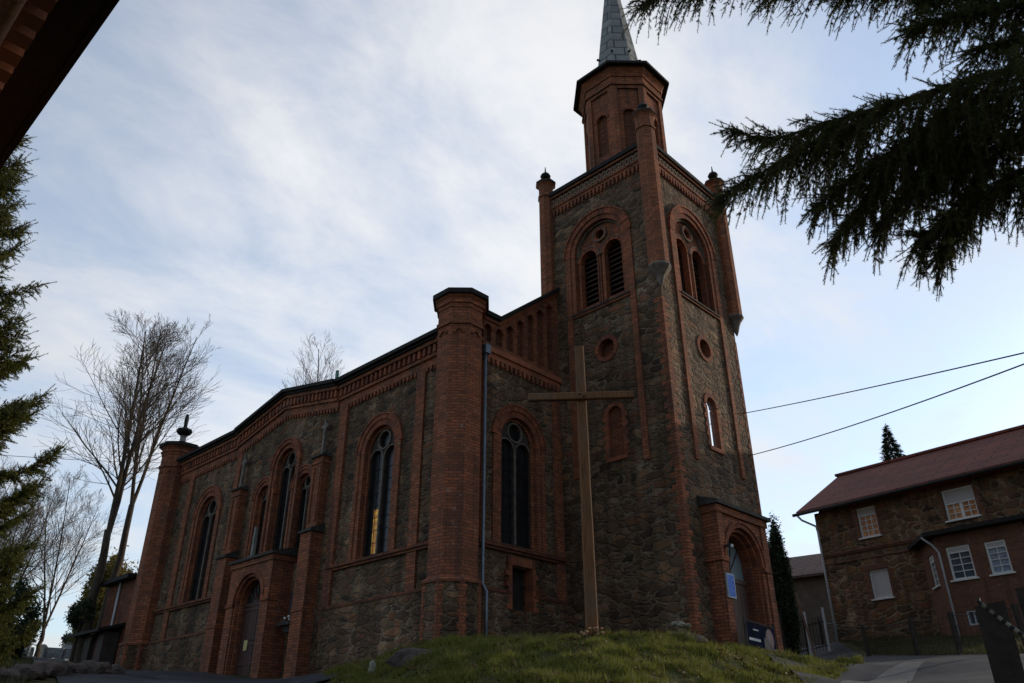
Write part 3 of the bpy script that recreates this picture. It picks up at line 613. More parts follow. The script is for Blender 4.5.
# --- buttress piers with crosses
for s0 in (6.5, 12.05):
    mb = MB()
    mb.box(FA, s0, s0+0.6, 6.55, 8.95, 0.0, 0.36)
    mb.box(FA, s0-0.02, s0+0.62, 1.0, 6.35, 0.0, 0.50)
    mb.box(FA, s0-0.02, s0+0.62, 8.7, 8.82, 0.0, 0.40)
    for a in (s0+0.05, s0+0.42): mb.box(FA, a, a+0.13, 6.72, 8.6, 0.34, 0.40)
    mb.box(FA, s0-0.018, s0+0.618, 3.88, 3.97, 0.0, 0.53)
    pier = ch('buttress', mb, M['brick'])
    mb = MB()
    a, b = s0-0.09, s0+0.69
    mb.hexa([FA(a, 6.35, 0.0), FA(b, 6.35, 0.0), FA(b, 6.35, 0.58), FA(a, 6.35, 0.58), FA(a, 6.72, 0.0), FA(b, 6.72, 0.0), FA(b, 6.42, 0.58), FA(a, 6.42, 0.58)])
    a, b = s0-0.07, s0+0.67
    mb.hexa([FA(a, 8.95, 0.0), FA(b, 8.95, 0.0), FA(b, 8.95, 0.45), FA(a, 8.95, 0.45), FA(a+0.1, 9.15, 0.0), FA(b-0.1, 9.15, 0.0), FA(b, 9.0, 0.45), FA(a, 9.0, 0.45)])
    obj('cap', mb, M['cap'], pier)
    mb = MB(); cx = s0+0.3
    mb.hexa([FA(cx-0.065, 9.0, 0.15), FA(cx+0.065, 9.0, 0.15), FA(cx+0.065, 9.0, 0.28), FA(cx-0.065, 9.0, 0.28), FA(cx-0.045, 9.85, 0.17), FA(cx+0.045, 9.85, 0.17), FA(cx+0.045, 9.85, 0.25), FA(cx-0.045, 9.85, 0.25)])
    mb.box(FA, cx-0.05, cx+0.05, 9.85, 10.36, 0.17, 0.25); mb.box(FA, cx-0.2, cx+0.2, 10.06, 10.17, 0.172, 0.248)
    mb.ring(FA, cx, 10.115, 0.10, 0.14, 0.18, 0.24, 0, 360, 16, 0)
    obj('cross', mb, M['tracery'], pier)

# --- portal of the long side
PC = 9.38
PZ = 4.45
mb = MB()
mb.plate(FA, rect(PC-1.35, PC+1.35, 1.2, 5.8), [arch(PC, 0.9, 1.3, PZ)], 0.42, 0.85)
mb.box(FA, PC-1.35, PC+1.35, 1.2, 5.8, 0.06, 0.418)
mb.box(FA, PC-1.40, PC+1.40, 5.62, 5.799, 0.0, 0.9)
porch = ch('portal', mb, M['brick'])
mb = MB()
a, b = PC-1.47, PC+1.47
mb.hexa([FA(a, 5.8, 0.0), FA(b, 5.8, 0.0), FA(b, 5.8, 0.98), FA(a, 5.8, 0.98), FA(a, 6.15, 0.0), FA(b, 6.15, 0.0), FA(b, 5.89, 0.98), FA(a, 5.89, 0.98)])
obj('cap', mb, M['cap'], porch)
mb = MB()
for r0, r1, n0, n1 in ((0.897, 1.05, 0.84, 0.885), (0.80, 0.893, 0.5, 0.80), (0.72, 0.797, 0.42, 0.66)):
    mb.ring(FA, PC, PZ, r0, r1, n0, n1, 0, 180, 26)
obj('arch', mb, M['vouss'], porch)
mb = MB()
for sg in (-1, 1):
    for r0, r1, n0, n1 in ((0.80, 0.893, 0.5, 0.80), (0.72, 0.797, 0.42, 0.66)):
        x0, x1 = sorted((PC+sg*r0, PC+sg*r1)); mb.box(FA, x0, x1, 1.3, PZ, n0, n1)
    x0, x1 = sorted((PC+sg*0.9, PC+sg*1.39)); mb.box(FA, x0, x1, PZ-0.1, PZ+0.02, 0.5, 0.89)
obj('jambs', mb, M['brick'], porch)
mb = MB()
for k in range(8):
    x0 = PC-0.72+k*0.18; mb.box(FA, x0+0.006, x0+0.174, 1.3, PZ-0.1, 0.42, 0.50 if k not in (3, 4) else 0.51)
for z in (2.5, 3.1, PZ-0.25): mb.box(FA, PC-0.71, PC+0.71, z, z+0.09, 0.50, 0.525)
dr = ch('door', mb, M['door'])
mb = MB(); mb.tube([FA(PC-0.08, 3.25, 0.51), FA(PC-0.08, 3.25, 0.57), FA(PC-0.18, 3.25, 0.57)], 0.015); obj('handle', mb, M['iron'], dr)
mb = MB(); mb.plate(FA, arch(PC, 0.71, PZ-0.1, PZ), [], 0.42, 0.45); fan = ch('fanlight', mb, M['glass'])
mb = MB()
for a in (35, 65, 90, 115, 145): mb.beam(FA(PC, PZ, 0.47), FA(PC+0.70*math.cos(R(a)), PZ+0.70*math.sin(R(a)), 0.47), 0.03, 0.03)
mb.box(FA, PC-0.71, PC+0.71, PZ-0.10, PZ, 0.45, 0.53); obj('frame', mb, M['door'], fan)
mb = MB(); mb.box(FA, PC+0.15, PC+0.37, 2.95, 3.27, 0.527, 0.537); note = obj('notice', mb, m_plain('yellowed_paper', (0.5, 0.42, 0.16), (0.62, 0.54, 0.24), 5, bump=0))
tag(note, 'small yellow paper notice pinned on the dark red side door', 'notice')
mb = MB(); mb.box(FA, PC+0.635, PC+0.745, 6.0, 6.75, 0.47, 0.58); mb.box(FA, PC+0.55, PC+0.83, 5.95, 6.05, 0.4, 0.65); mb.box(FA, PC+0.64, PC+0.74, 6.75, 7.1, 0.48, 0.57)
ch('pedestal_cross', mb, M['pale_stone'])
# wall shrine
shr = thing('wall_shrine', 'small dark wall shrine with white flowers on its ledge, between side door and brick buttress', 'shrine', FA(7.5, 3.6, 0.2))
mb = MB(); mb.box(FA, 7.2, 7.9, 3.55, 3.65, 0.06, 0.5); mb.box(FA, 7.3, 7.75, 3.35, 3.55, 0.06, 0.35); obj('ledge', mb, M['cap'], shr)
mb = MB(); mb.box(FA, 7.2, 7.85, 3.95, 4.6, 0.06, 0.14); obj('plaque', mb, m_plain('slate_plaque', (0.05, 0.055, 0.065), (0.08, 0.085, 0.10), 5, 0.4), shr)
mb = MB()
for k in range(9): 
    c = FA(7.2+rng.random()*0.6, 3.7+rng.random()*0.14, 0.2+rng.random()*0.25); mb.lathe((c.x, c.y), [(0.01, c.z-0.05), (0.045, c.z), (0.03, c.z+0.04), (0.005, c.z+0.05)], 7)
obj('flowers', mb, M['white'], shr)

# --- front gable
slope = lambda s: 12.45+max(0.0, s-1.43)*0.815
gl = [(0.6, 12.45), (1.43, 12.45), (TX+0.02, slope(TX+0.02))]
mb = MB(); mb.plate(FB, [(0.6, 11.2), (TX+0.02, 11.2), (TX+0.02, slope(TX+0.02)), (1.43, 12.45), (0.6, 12.45)], [], -0.3, -0.06)
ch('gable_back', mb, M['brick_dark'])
mb = MB(); holes = []
s = 0.95
while s < 4.2:
    top = min(slope(s-0.15), slope(s+0.15))-0.42; holes.append(arch(s, 0.155, 11.42, top-0.155, 10)); s += 0.5
mb.plate(FB, [(0.6, 11.2), (TX+0.02, 11.2), (TX+0.02, slope(TX+0.02)), (1.43, 12.45), (0.6, 12.45)], holes, -0.058, 0.08)
gab = ch('gable', mb, M['brick'])
mb = MB()
for h in holes:
    cs = (h[0][0]+h[1][0])/2; ts = h[2][1]; mb.ring(FB, cs, ts, 0.155, 0.235, 0.0, 0.115, 0, 180, 10)
mb.sweep(FB, gl, -0.30, -0.17, 0.0, 0.13)
obj('arcade', mb, M['vouss'], gab)
mb = MB(); mb.sweep(FB, gl, -0.16, 0.0, -0.35, 0.22); obj('coping', mb, M['eave'], gab)
mb = MB(); mb.sweep(FB, [(0.7, 11.2), (TX, 11.2)], -0.13, 0.05, 0.0, 0.16); mb.sweep(FB, [(0.7, 11.2), (TX, 11.2)], -0.3, -0.132, 0.0, 0.09)
mb.teeth(FB, [(0.7, 11.2), (TX, 11.2)], -0.43, -0.302, 0.0, 0.09, 0.2, 0.12); mb.teeth(FB, [(0.7, 11.2), (TX, 11.2)], -0.5, -0.432, 0.0, 0.09, 0.2, 0.06)
ch('front_cornice', mb, M['vouss_l'])

# --- octagonal corner turrets
def turret(x, y, finial):
    mb = MB(); c = (x, y)
    mb.prism(c, 0.715, 3.9, 11.34); mb.prism(c, 0.77, 11.34, 11.48); mb.prism(c, 0.72, 11.48, 11.92); mb.prism(c, 0.75, 11.92, 12.04); mb.prism(c, 0.80, 12.04, 12.14); mb.prism(c, 0.72, 12.14, 12.32, R1=0.86)
    t = ch('turret', mb, M['brick'])
    mb = MB(); mb.prism(c, 0.82, 1.0, 3.84); obj('base', mb, M['stone'], t)
    mb = MB(); mb.prism(c, 0.86, 3.84, 3.9); mb.prism(c, 0.86, 3.9, 4.0, R1=0.72)
    k = 0; z = 1.6
    while z < 3.8:
        wq = 0.14 if k % 2 else 0.09
        for i in range(8):
            a = R(22.5+45*i); v = Vector((x+0.825*math.cos(a), y+0.825*math.sin(a), 0))
            for da in (-1, 1):
                b = R(22.5+45*(i+da)); d = (Vector((x+0.825*math.cos(b), y+0.825*math.sin(b), 0))-v).normalized()
                nrm = Vector((math.cos(a+da*R(22.5)), math.sin(a+da*R(22.5)), 0))
                p = [v+nrm*0.006, v+d*wq+nrm*0.006, v+d*wq-nrm*0.1, v-nrm*0.1]
                mb.hexa([q+Vector((0, 0, z)) for q in p]+[q+Vector((0, 0, z+0.15)) for q in p])
        z += 0.156; k += 1
    obj('quoins', mb, M['brick'], t)
    mb = MB()
    for i in range(8):
        a = R(45*i); F = Fr((x+0.665*math.cos(a), y+0.665*math.sin(a), 0), (-math.sin(a), math.cos(a), 0), (math.cos(a), math.sin(a), 0))
        mb.ring(F, 0, 11.04, 0.11, 0.18, 0.0, 0.045, 0, 180, 9)
    obj('blind_arches', mb, M['vouss'], t)
    mb = MB(); mb.prism(c, 0.93, 12.32, 12.48); mb.prism(c, 0.93, 12.48, 12.59, R1=0.3); obj('cap', mb, M['eave'], t)
    if finial:
        mb = MB(); mb.lathe(c, [(0.15, 12.52), (0.13, 12.97), (0.16, 13.02)], 12); obj('pedestal', mb, M['pale_stone'], t)
        mb = MB(); mb.lathe(c, [(0.10, 13.02), (0.30, 13.14), (0.36, 13.24), (0.33, 13.34), (0.12, 13.42), (0.08, 13.52), (0.10, 13.82), (0.07, 14.07), (0.01, 14.12)], 14); obj('urn', mb, M['iron'], t)
    return t
turret(-0.08, 0.06, False); turret(-0.05, LEN, True)
turret(13.2, 0.0, False); 
# downpipe
mb = MB(); mb.tube([(0.80, -0.16, 10.9), (0.80, -0.16, 4.0), (0.86, -0.26, 3.8), (0.86, -0.26, 2.0)], 0.05, 8)
dp = ch('downpipe', mb, M['zinc'], smooth=True)
mb = MB(); mb.wbox(0.70, 0.92, -0.27, -0.03, 10.9, 11.2); obj('hopper', mb, M['zinc'], dp)

# --- tower
BC_T, BC_P = -2.02, 6.70
def tower_face(F, bc, lo, hi, strips, blind, door):
    cs0 = (lo+hi)/2-0.16; zl0, zl1 = (7.95, 9.32) if blind else (8.25, 9.66)
    holes = [arch(bc, 1.05, 13.35, 15.8), circ((lo+hi)/2 if not door else 6.66, 11.7, 0.33), arch((lo+hi)/2-0.16 if not door else 6.6, 0.28, 8.25, 9.66, 12)]
    if blind: holes[2] = arch(cs0, 0.28, 7.95, 9.32, 12)
    cs = (lo+hi)/2-0.16 if not door else 6.6
    if door: holes.append(arch(6.58, 0.82, 1.3, 4.72))
    mb = MB(); mb.plate(F, rect(lo+(0.0 if door else 0.602), hi, 1.0, 19.0), holes, -0.6, 0.0)
    wl = ch('tower_wall', mb, M['stone_tower'])
    # belfry opening
    mb = MB()
    hs = [arch(bc-0.53, 0.36, 13.7, 15.5, 12), arch(bc+0.53, 0.36, 13.7, 15.5, 12), circ(bc, 16.36, 0.19)]
    mb.plate(F, arch(bc, 1.045, 13.35, 15.8), hs, -0.36, -0.22)
    bel = ch('belfry_opening', mb, M['brick'])
    mb = MB(); mb.plate(F, arch(bc, 1.04, 13.4, 15.8), [], -0.58, -0.55); 
    for sg in (-1, 1):
        for k in range(11):
            z = 13.75+k*0.2; p = [F(bc+sg*0.53-0.37, z, -0.37), F(bc+sg*0.53+0.37, z, -0.37), F(bc+sg*0.53+0.37, z+0.16, -0.52), F(bc+sg*0.53-0.37, z+0.16, -0.52)]
            mb.hexa(p+[q+Vector((0, 0, 0.025)) for q in p])
    obj('louvres', mb, M['louvre'], bel)
    mb = MB()
    mb.ring(F, bc, 15.8, 1.047, 1.22, -0.2, 0.02, 0, 180, 30); mb.ring(F, bc, 15.8, 1.225, 1.44, -0.1, 0.07, 0, 180, 36); mb.ring(F, bc, 15.8, 1.444, 1.49, -0.05, 0.11, 0, 180, 40, 0.02)
    for sg in (-1, 1): mb.ring(F, bc+sg*0.53, 15.5, 0.357, 0.48, -0.22, -0.12, 0, 180, 16)
    mb.ring(F, bc, 16.36, 0.187, 0.27, -0.22, -0.14, 0, 360, 22)
    obj('arch', mb, M['vouss'], bel)
    mb = MB()
    mb.ring(F, bc, 16.36, 0.275, 0.305, -0.22, -0.11, 0, 360, 26, 0)
    for sg in (-1, 1): mb.ring(F, bc+sg*0.53, 15.5, 0.484, 0.51, -0.22, -0.10, 0, 180, 18, 0); 
    mb.ring(F, bc, 15.8, 0.985, 1.02, -0.22, -0.10, 0, 180, 30, 0)
    obj('moulding', mb, M['tracery'], bel)
    mb = MB()
    for sg in (-1, 1):
        x0, x1 = sorted((bc+sg*1.047, bc+sg*1.22)); mb.box(F, x0, x1, 13.35, 15.8, -0.2, 0.02)
        x0, x1 = sorted((bc+sg*1.225, bc+sg*1.44)); mb.box(F, x0, x1, 7.6, 15.79, -0.05, 0.06)
        for o in (0.395, 0.465): 
            for s2 in (-1, 1): mb.box(F, bc+sg*0.53+s2*o-0.03, bc+sg*0.53+s2*o+0.03, 13.6, 15.49, -0.22, -0.13 if o < 0.43 else -0.16)
    mb.box(F, bc-1.20, bc+1.20, 13.26, 13.34, -0.3, 0.06)
    obj('jambs', mb, M['brick'], bel)
    mb = MB(); mb.box(F, bc-1.215, bc+1.215, 13.34, 13.39, -0.25, 0.10); obj('sill', mb, M['cap'], bel)
    # oculus
    oc = holes[1]; ocx = (lo+hi)/2 if not door else 6.66
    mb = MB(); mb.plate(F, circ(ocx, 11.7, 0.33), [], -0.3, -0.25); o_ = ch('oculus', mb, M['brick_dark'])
    mb = MB(); mb.ring(F, ocx, 11.7, 0.327, 0.47, -0.2, 0.035, 0, 360, 26); obj('arch', mb, M['vouss'], o_)
    # slit window
    mb = MB(); mb.plate(F, arch(cs, 0.28, zl0, zl1, 12), [], -0.14, -0.10)
    if blind: w_ = ch('blind_window', mb, M['brick_dark'])
    else:
        mg = Mat('pale_reflecting_pane', 0.05, 0.8); mg.col((0.85, 0.88, 0.92)); mg.b.inputs['Metallic'].default_value = 0.9
        w_ = ch('slit_window', mb, mg.m)
    mb = MB(); mb.ring(F, cs, zl1, 0.277, 0.42, -0.2, 0.035, 0, 180, 16)
    for k in range(9):
        for sg in (-1, 1):
            wd = 0.13 if k % 2 else 0.2; e = cs+sg*0.277; a, b = sorted((e, e+sg*wd)); mb.box(F, a, b, zl0+k*0.152, zl0+(k+1)*0.152-0.006, -0.2, 0.03)
    mb.box(F, cs-0.4, cs+0.4, zl0-0.13, zl0-0.005, -0.2, 0.06)
    obj('surround', mb, M['vouss'], w_)
    # top frieze
    ln = [(lo, 19.05), (hi, 19.05)]
    mb = MB(); mb.sweep(F, ln, -0.62, -0.14, -0.3, 0.03); mb.sweep(F, ln, -0.24, -0.143, 0.0, 0.13); mb.sweep(F, ln, -0.70, -0.62, 0.0, 0.11); mb.sweep(F, ln, -0.82, -0.702, 0.0, 0.07)
    fz = ch('frieze', mb, M['brick'])
    mb = MB(); mb.teeth(F, ln, -0.98, -0.822, 0.0, 0.08, 0.17, 0.10); mb.teeth(F, ln, -1.08, -0.982, 0.0, 0.08, 0.17, 0.05)
    obj('dentils', mb, M['vouss'], fz)
    mb = MB(); k = int((hi-lo)/0.2); wdt = (hi-lo)/k
    for i in range(k):
        a = lo+i*wdt
        for p, q in (((a, 18.45), (a+wdt, 18.79)), ((a+wdt, 18.45), (a, 18.79))): mb.beam(F(p[0], p[1], 0.045), F(q[0], q[1], 0.045), 0.035, 0.05)
    obj('lattice', mb, m_plain('light_lattice_brick', (0.17, 0.13, 0.10), (0.30, 0.22, 0.16), 8), fz)
    mb = MB(); mb.sweep(F, ln, -0.138, 0.02, -0.35, 0.2); obj('coping', mb, M['eave'], fz)
tower_face(FT, BC_T, TY, TY1, None, True, False)
tower_face(FP, BC_P, TX, TX1, None, False, True)
mb = MB(); mb.wbox(TX1-0.5, TX1, TY+0.61, TY1, 1.0, 19.0); mb.wbox(TX+0.61, TX1-0.51, TY1-0.5, TY1, 1.0, 19.0); ch('tower_rear_wall', mb, M['stone_tower'])
mb = MB(); mb.wbox(TX+0.62, TX1-0.52, TY+0.62, TY1-0.52, 18.7, 18.95); ch('tower_roof', mb, M['eave'])
# toothed brick corner
mb = MB(); mq = MB(); z = 1.8; k = 0
while z < 12.7:
    a = 0.30 if k % 2 else 0.16; b = 0.16 if k % 2 else 0.30; h = 0.18
    mb.wbox(TX-0.012, TX+a, TY-0.012, TY+0.05, z, z+h-0.008); mb.wbox(TX-0.0121, TX+0.05, TY+0.052, TY+b, z, z+h-0.008)
    mq.wbox(TX1-a*0.6, TX1+0.012, TY-0.012, TY+0.05, z, z+h-0.008)
    z += h; k += 1
ch('corner_quoins', mb, M['brick']); ch('corner_quoins', mq, M['brick'])
for (x, y, top) in ((TX-0.05, TY-0.05, 20.0), (TX-0.05, TY1+0.12, 19.55), (TX1+0.08, TY-0.05, 19.65), (TX1+0.05, TY1+0.1, 19.6)):
    c = (x, y); mb = MB(); r_ = 0.34 if (x < 5 and y < 0) else 0.29
    mb.prism(c, r_, 13.8, top); mb.prism(c, r_+0.05, 17.2-0.0, 17.3) if False else None
    mb.prism(c, r_+0.04, top-0.55, top-0.47); mb.prism(c, r_, top, top+0.12, R1=r_+0.1)
    pin = ch('pinnacle', mb, M['brick_bright'])
    mb = MB(); mb.lathe(c, [(0.02, 13.05), (0.08, 13.2), (0.14, 13.42), (r_-0.08, 13.58), (r_, 13.68), (r_+0.04, 13.74), (r_+0.02, 13.82)], 12); obj('corbel', mb, M['tracery'], pin)
    mb = MB(); mb.prism(c, r_+0.12, top+0.12, top+0.2); mb.prism(c, r_+0.1, top+0.2, top+0.34, R1=0.12); obj('cap', mb, M['cap'], pin)
    mb = MB(); mb.lathe(c, [(0.09, top+0.3), (0.06, top+0.45), (0.16, top+0.5), (0.21, top+0.58), (0.16, top+0.68), (0.05, top+0.74), (0.03, top+0.85), (0.015, top+1.05)], 12); obj('finial', mb, M['iron'], pin)

# --- lantern and spire
OC = (6.59, -2.05)
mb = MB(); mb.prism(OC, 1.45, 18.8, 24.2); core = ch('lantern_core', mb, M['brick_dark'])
mb = MB(); mv = MB(); mp_ = MB()
ap = 1.65*math.cos(R(22.5)); hwid = 1.65*math.sin(R(22.5))
for i in range(8):
    a = R(45*i); F = Fr((OC[0]+ap*math.cos(a), OC[1]+ap*math.sin(a), 0), (-math.sin(a), math.cos(a), 0), (math.cos(a), math.sin(a), 0))
    mb.plate(F, rect(-hwid, hwid, 18.8, 23.95), [rect(-0.42, 0.42, 19.6, 23.35)], -0.12, 0.0)
    mp_.plate(F, rect(-0.419, 0.419, 19.6, 23.349), [arch(0, 0.25, 20.3, 22.05, 12)], -0.17, -0.075)
    mv.ring(F, 0, 22.05, 0.25, 0.37, -0.076, -0.045, 0, 180, 14)
lan = ch('lantern', mb, M['brick_bright']); obj('panel', mp_, M['brick'], lan); obj('arch', mv, M['vouss'], lan)
mb = MB(); mb.prism(OC, 1.72, 23.5, 23.62); mb.prism(OC, 1.7, 23.95, 24.05); mb.prism(OC, 1.70, 24.05, 24.33, R1=1.85); obj('cornice', mb, M['brick'], lan)
mb = MB(); mb.prism(OC, 2.06, 24.33, 24.45); mb.prism(OC, 2.06, 24.45, 24.62, R1=1.09); ch('spire_eave', mb, M['eave'])
mb = MB(); mb.prism(OC, 1.1, 24.5, 33.0, R1=0.03); sp = ch('spire', mb, M['slate'])
mb = MB(); 
for z in (26.1,):
    r_ = 1.1*(33.0-z)/8.5
    for i in range(8):
        a = R(22.5+45*i); mb.beam((OC[0]+r_*math.cos(a), OC[1]+r_*math.sin(a), z), (OC[0]+(r_+0.12)*math.cos(a), OC[1]+(r_+0.12)*math.sin(a), z-0.02), 0.07, 0.07)
mb.tube([(OC[0], OC[1], 32.8), (OC[0], OC[1], 34.3)], 0.03); mb.tube([(OC[0]-0.3, OC[1], 33.8), (OC[0]+0.3, OC[1], 33.8)], 0.03)
obj('hooks', mb, M['iron'], sp)

# --- tower portal
DC = 6.58
DZ = 4.72
mb = MB()
mb.plate(FP, rect(5.25, 8.05, 1.5, 6.15), [arch(DC, 0.98, 1.6, DZ)], 0.0, 0.45)
for a in (5.25, 7.74): mb.box(FP, a, a+0.31, 1.5, 6.0, 0.44, 0.50)
mb.box(FP, 5.2, 8.1, 5.95, 6.148, 0.0, 0.54)
tp = ch('tower_portal', mb, M['brick'])
mb = MB(); a, b = 5.12, 8.2
mb.hexa([FP(a, 6.15, 0.0), FP(b, 6.15, 0.0), FP(b, 6.15, 0.64), FP(a, 6.15, 0.64), FP(a, 6.45, 0.0), FP(b, 6.45, 0.0), FP(b, 6.25, 0.64), FP(a, 6.25, 0.64)]); obj('cap', mb, M['cap'], tp)
mb = MB()
for r0, r1, n0, n1 in ((0.977, 1.10, 0.4, 0.49), (1.104, 1.16, 0.4, 0.53), (0.88, 0.974, 0.1, 0.36), (0.80, 0.877, -0.08, 0.2)): mb.ring(FP, DC, DZ, r0, r1, n0, n1, 0, 180, 28)
obj('arch', mb, M['vouss'], tp)
mb = MB()
for sg in (-1, 1):
    for r0, r1, n0, n1 in ((0.88, 0.974, 0.1, 0.36), (0.80, 0.877, -0.08, 0.2)): x0, x1 = sorted((DC+sg*r0, DC+sg*r1)); mb.box(FP, x0, x1, 1.5, DZ, n0, n1)
    x0, x1 = sorted((DC+sg*0.99, DC+sg*1.4)); mb.box(FP, x0, x1, DZ-0.12, DZ, 0.0, 0.54)
obj('jambs', mb, M['brick'], tp)
mb = MB()
for k in range(8): x0 = DC-0.8+k*0.2; mb.box(FP, x0+0.005, x0+0.195, 1.6, 4.25, -0.12, -0.04)
mb.box(FP, DC-0.8, DC+0.8, 4.25, 4.37, -0.14, 0.0)
ch('tower_door', mb, M['door_brown'])
mb = MB(); mb.plate(FP, arch(DC, 0.8, 4.37, DZ), [], -0.12, -0.09); fl = ch('fanlight', mb, m_glass('grey_fanlight_glass', (0.26, 0.31, 0.33), 0.1, 0.3))
mb = MB()
for a in (40, 70, 90, 110, 140): mb.beam(FP(DC, 4.5, -0.07), FP(DC+0.79*math.cos(R(a)), DZ+0.79*math.sin(R(a)), -0.07), 0.03, 0.03)
obj('frame', mb, M['door_brown'], fl)

# things on the tower porch
nb = thing('notice_board', 'blue framed notice board hung on the brick jamb of the tower portal', 'notice board', FP(5.55, 3.7, 0.52))
mb = MB(); mb.box(FP, 5.27, 5.68, 3.62, 4.26, 0.505, 0.55); obj('frame', mb, M['zinc'], nb)
mbl = Mat('blue_poster', 0.9, 0.05); mbl.col(mbl.ramp(mbl.noise(mbl.pos((1, 1, 9)), 6, 3), [(0.4, (0.11, 0.19, 0.58)), (0.62, (0.22, 0.32, 0.72))]))
mb = MB(); mb.box(FP, 5.31, 5.64, 3.66, 4.22, 0.55, 0.556); obj('poster', mb, mbl.m, nb)
wlp = thing('wall_lamp', 'small white lamp fixed left of the tower portal arch', 'lamp', FP(5.42, 5.0, 0.5))
mb = MB(); mb.box(FP, 5.40, 5.46, 4.96, 5.02, 0.52, 0.72); obj('bracket', mb, M['iron'], wlp)
mb = MB(); c = FP(5.43, 5.0, 0.74); mb.lathe((c.x, c.y), [(0.01, 4.92), (0.035, 4.94), (0.04, 4.98), (0.015, 5.01)], 10); obj('globe', mb, M['white'], wlp)

# ------------------------------------------------------------------ wooden cross
CX, CY = CAM.x+16*math.cos(R(38.46)), CAM.y+16*math.sin(R(38.46))
cg = gz(CX, CY)
FX = Fr((CX, CY, 0), (math.sin(R(40)), -math.cos(R(40)), 0), (-math.cos(R(40)), -math.sin(R(40)), 0))
wc = thing('wooden_cross', 'tall plain wooden cross of brown timber standing on the grassy bank', 'cross', (CX, CY, cg))
def timber(a, b, w0, w1, d0, d1):
    mb = MB(); n = 14
    for i in range(n+1):
        t = i/n; p = Vector(a).lerp(Vector(b), t); dv = (Vector(b)-Vector(a)).normalized(); x = dv.cross(FX.N).normalized(); y = FX.N
        ww = (w0+(w1-w0)*t)/2*(1+rng.uniform(-.04, .04)); dd = (d0+(d1-d0)*t)/2; ch_ = ww*0.22
        for sx, sy in ((-ww, -dd+ch_), (-ww+ch_, -dd), (ww-ch_, -dd), (ww, -dd+ch_), (ww, dd-ch_), (ww-ch_, dd), (-ww+ch_, dd), (-ww, dd-ch_)): mb.v.append(tuple(p+x*sx+y*sy))
    for i in range(n):
        for k in range(8): j = (k+1) % 8; mb.f.append((i*8+k, i*8+j, (i+1)*8+j, (i+1)*8+k))
    mb.f.append(tuple(range(8))); mb.f.append(tuple(range(n*8, n*8+8)))
    return mb
obj('post', timber(FX(0, cg-0.5), FX(0.0, 8.12), 0.25, 0.21, 0.22, 0.19), M['wood'], wc)
obj('crossbeam', timber(FX(-1.16, 6.86, 0.14), FX(1.12, 6.86, 0.14), 0.17, 0.16, 0.12, 0.11), M['wood'], wc)
mb = MB()
for sx, sz in ((-0.05, 6.88), (0.05, 6.83)): mb.tube([FX(sx, sz, 0.19), FX(sx, sz, 0.225)], 0.022, 8)
obj('bolts', mb, M['iron'], wc)

# stones and flowers
def rock(name, x, y, z, s, label, mat, seed, sq=(1, 0.8, 0.6), group=None):
    bm = bmesh.new(); bmesh.ops.create_icosphere(bm, subdivisions=3, radius=1)
    for v in bm.verts:
        k = 1+0.35*mnoise.noise(v.co*1.3+Vector((seed*7.1, seed, 0)))+0.12*mnoise.noise(v.co*4+Vector((0, seed, 3)))
        v.co = Vector((v.co.x*sq[0], v.co.y*sq[1], v.co.z*sq[2]))*k*s
    me = bpy.data.meshes.new(name); bm.to_mesh(me); bm.free(); me.materials.append(mat)
    o = bpy.data.objects.new(name, me); C.objects.link(o); o.location = (x, y, z)
    o.rotation_euler = (0, 0, seed*1.7); tag(o, label, 'rock', group); return o
M['rock'] = m_plain('mossy_rock', (0.05, 0.038, 0.032), (0.13, 0.095, 0.08), 5, 0.9, 0.2, 0.8, dist=0.05)
M['rock_pale'] = m_plain('pale_rock', (0.14, 0.13, 0.09), (0.34, 0.31, 0.24), 6, 0.9, 0.2, 0.6, dist=0.04)
def at(az, r, dz=0.0): x, y = p2(az, r); return (x, y, gz(x, y)+dz)
rock('rock', *at(50.2, 16.6, 0.02), 0.5, 'large reddish brown boulder lying in the grass below the corner turret', M['rock'], 3, (1.3, 0.6, 0.45))
rock('rock', *at(32.3, 16.5, 0.04), 0.32, 'dark boulder on the crest of the bank in front of the tower', M['rock'], 5, (1.2, 0.9, 0.6))
for k, (az, r, s) in enumerate(((32.9, 16.2, 0.08), (32.45, 16.2, 0.10), (32.0, 16.25, 0.07))):
    rock('rock', *at(az, r, 0.36), s, ['small pale stone, left one of three lying on the dark boulder', 'small pale stone, middle one of three lying on the dark boulder', 'small pale stone, right one of three lying on the dark boulder'][k], M['rock_pale'], k+8, group='pale stones on the dark boulder')
rock('rock', *at(53.3, 17.5, 0.1), 0.2, 'thin pale stone sticking up at the left foot of the grassy bank', M['rock_pale'], 4, (0.3, 0.4, 1.1))
M['petal'] = m_plain('flower_petals', (0.40, 0.13, 0.06), (0.6, 0.42, 0.24), 18, 0.7, 0.2, 0)
bq = thing('flower_bunch', 'small bunch of orange and cream flowers at the foot of the wooden cross', 'flowers', (FX(-0.2, cg, 0.3)))
mb = MB(); ms = MB()
for k in range(16):
    c = FX(rng.uniform(-0.22, 0.25), cg+rng.uniform(0.08, 0.2), rng.uniform(0.15, 0.35)); mb.lathe((c.x, c.y), [(0.01, c.z-0.02), (0.03, c.z), (0.02, c.z+0.02), (0.004, c.z+0.025)], 6)
    ms.tube([FX(-0.1, cg-0.02, 0.25), c], 0.006, 3)
obj('petals', mb, M['petal'], bq); obj('stems', ms, M['thuja'], bq)

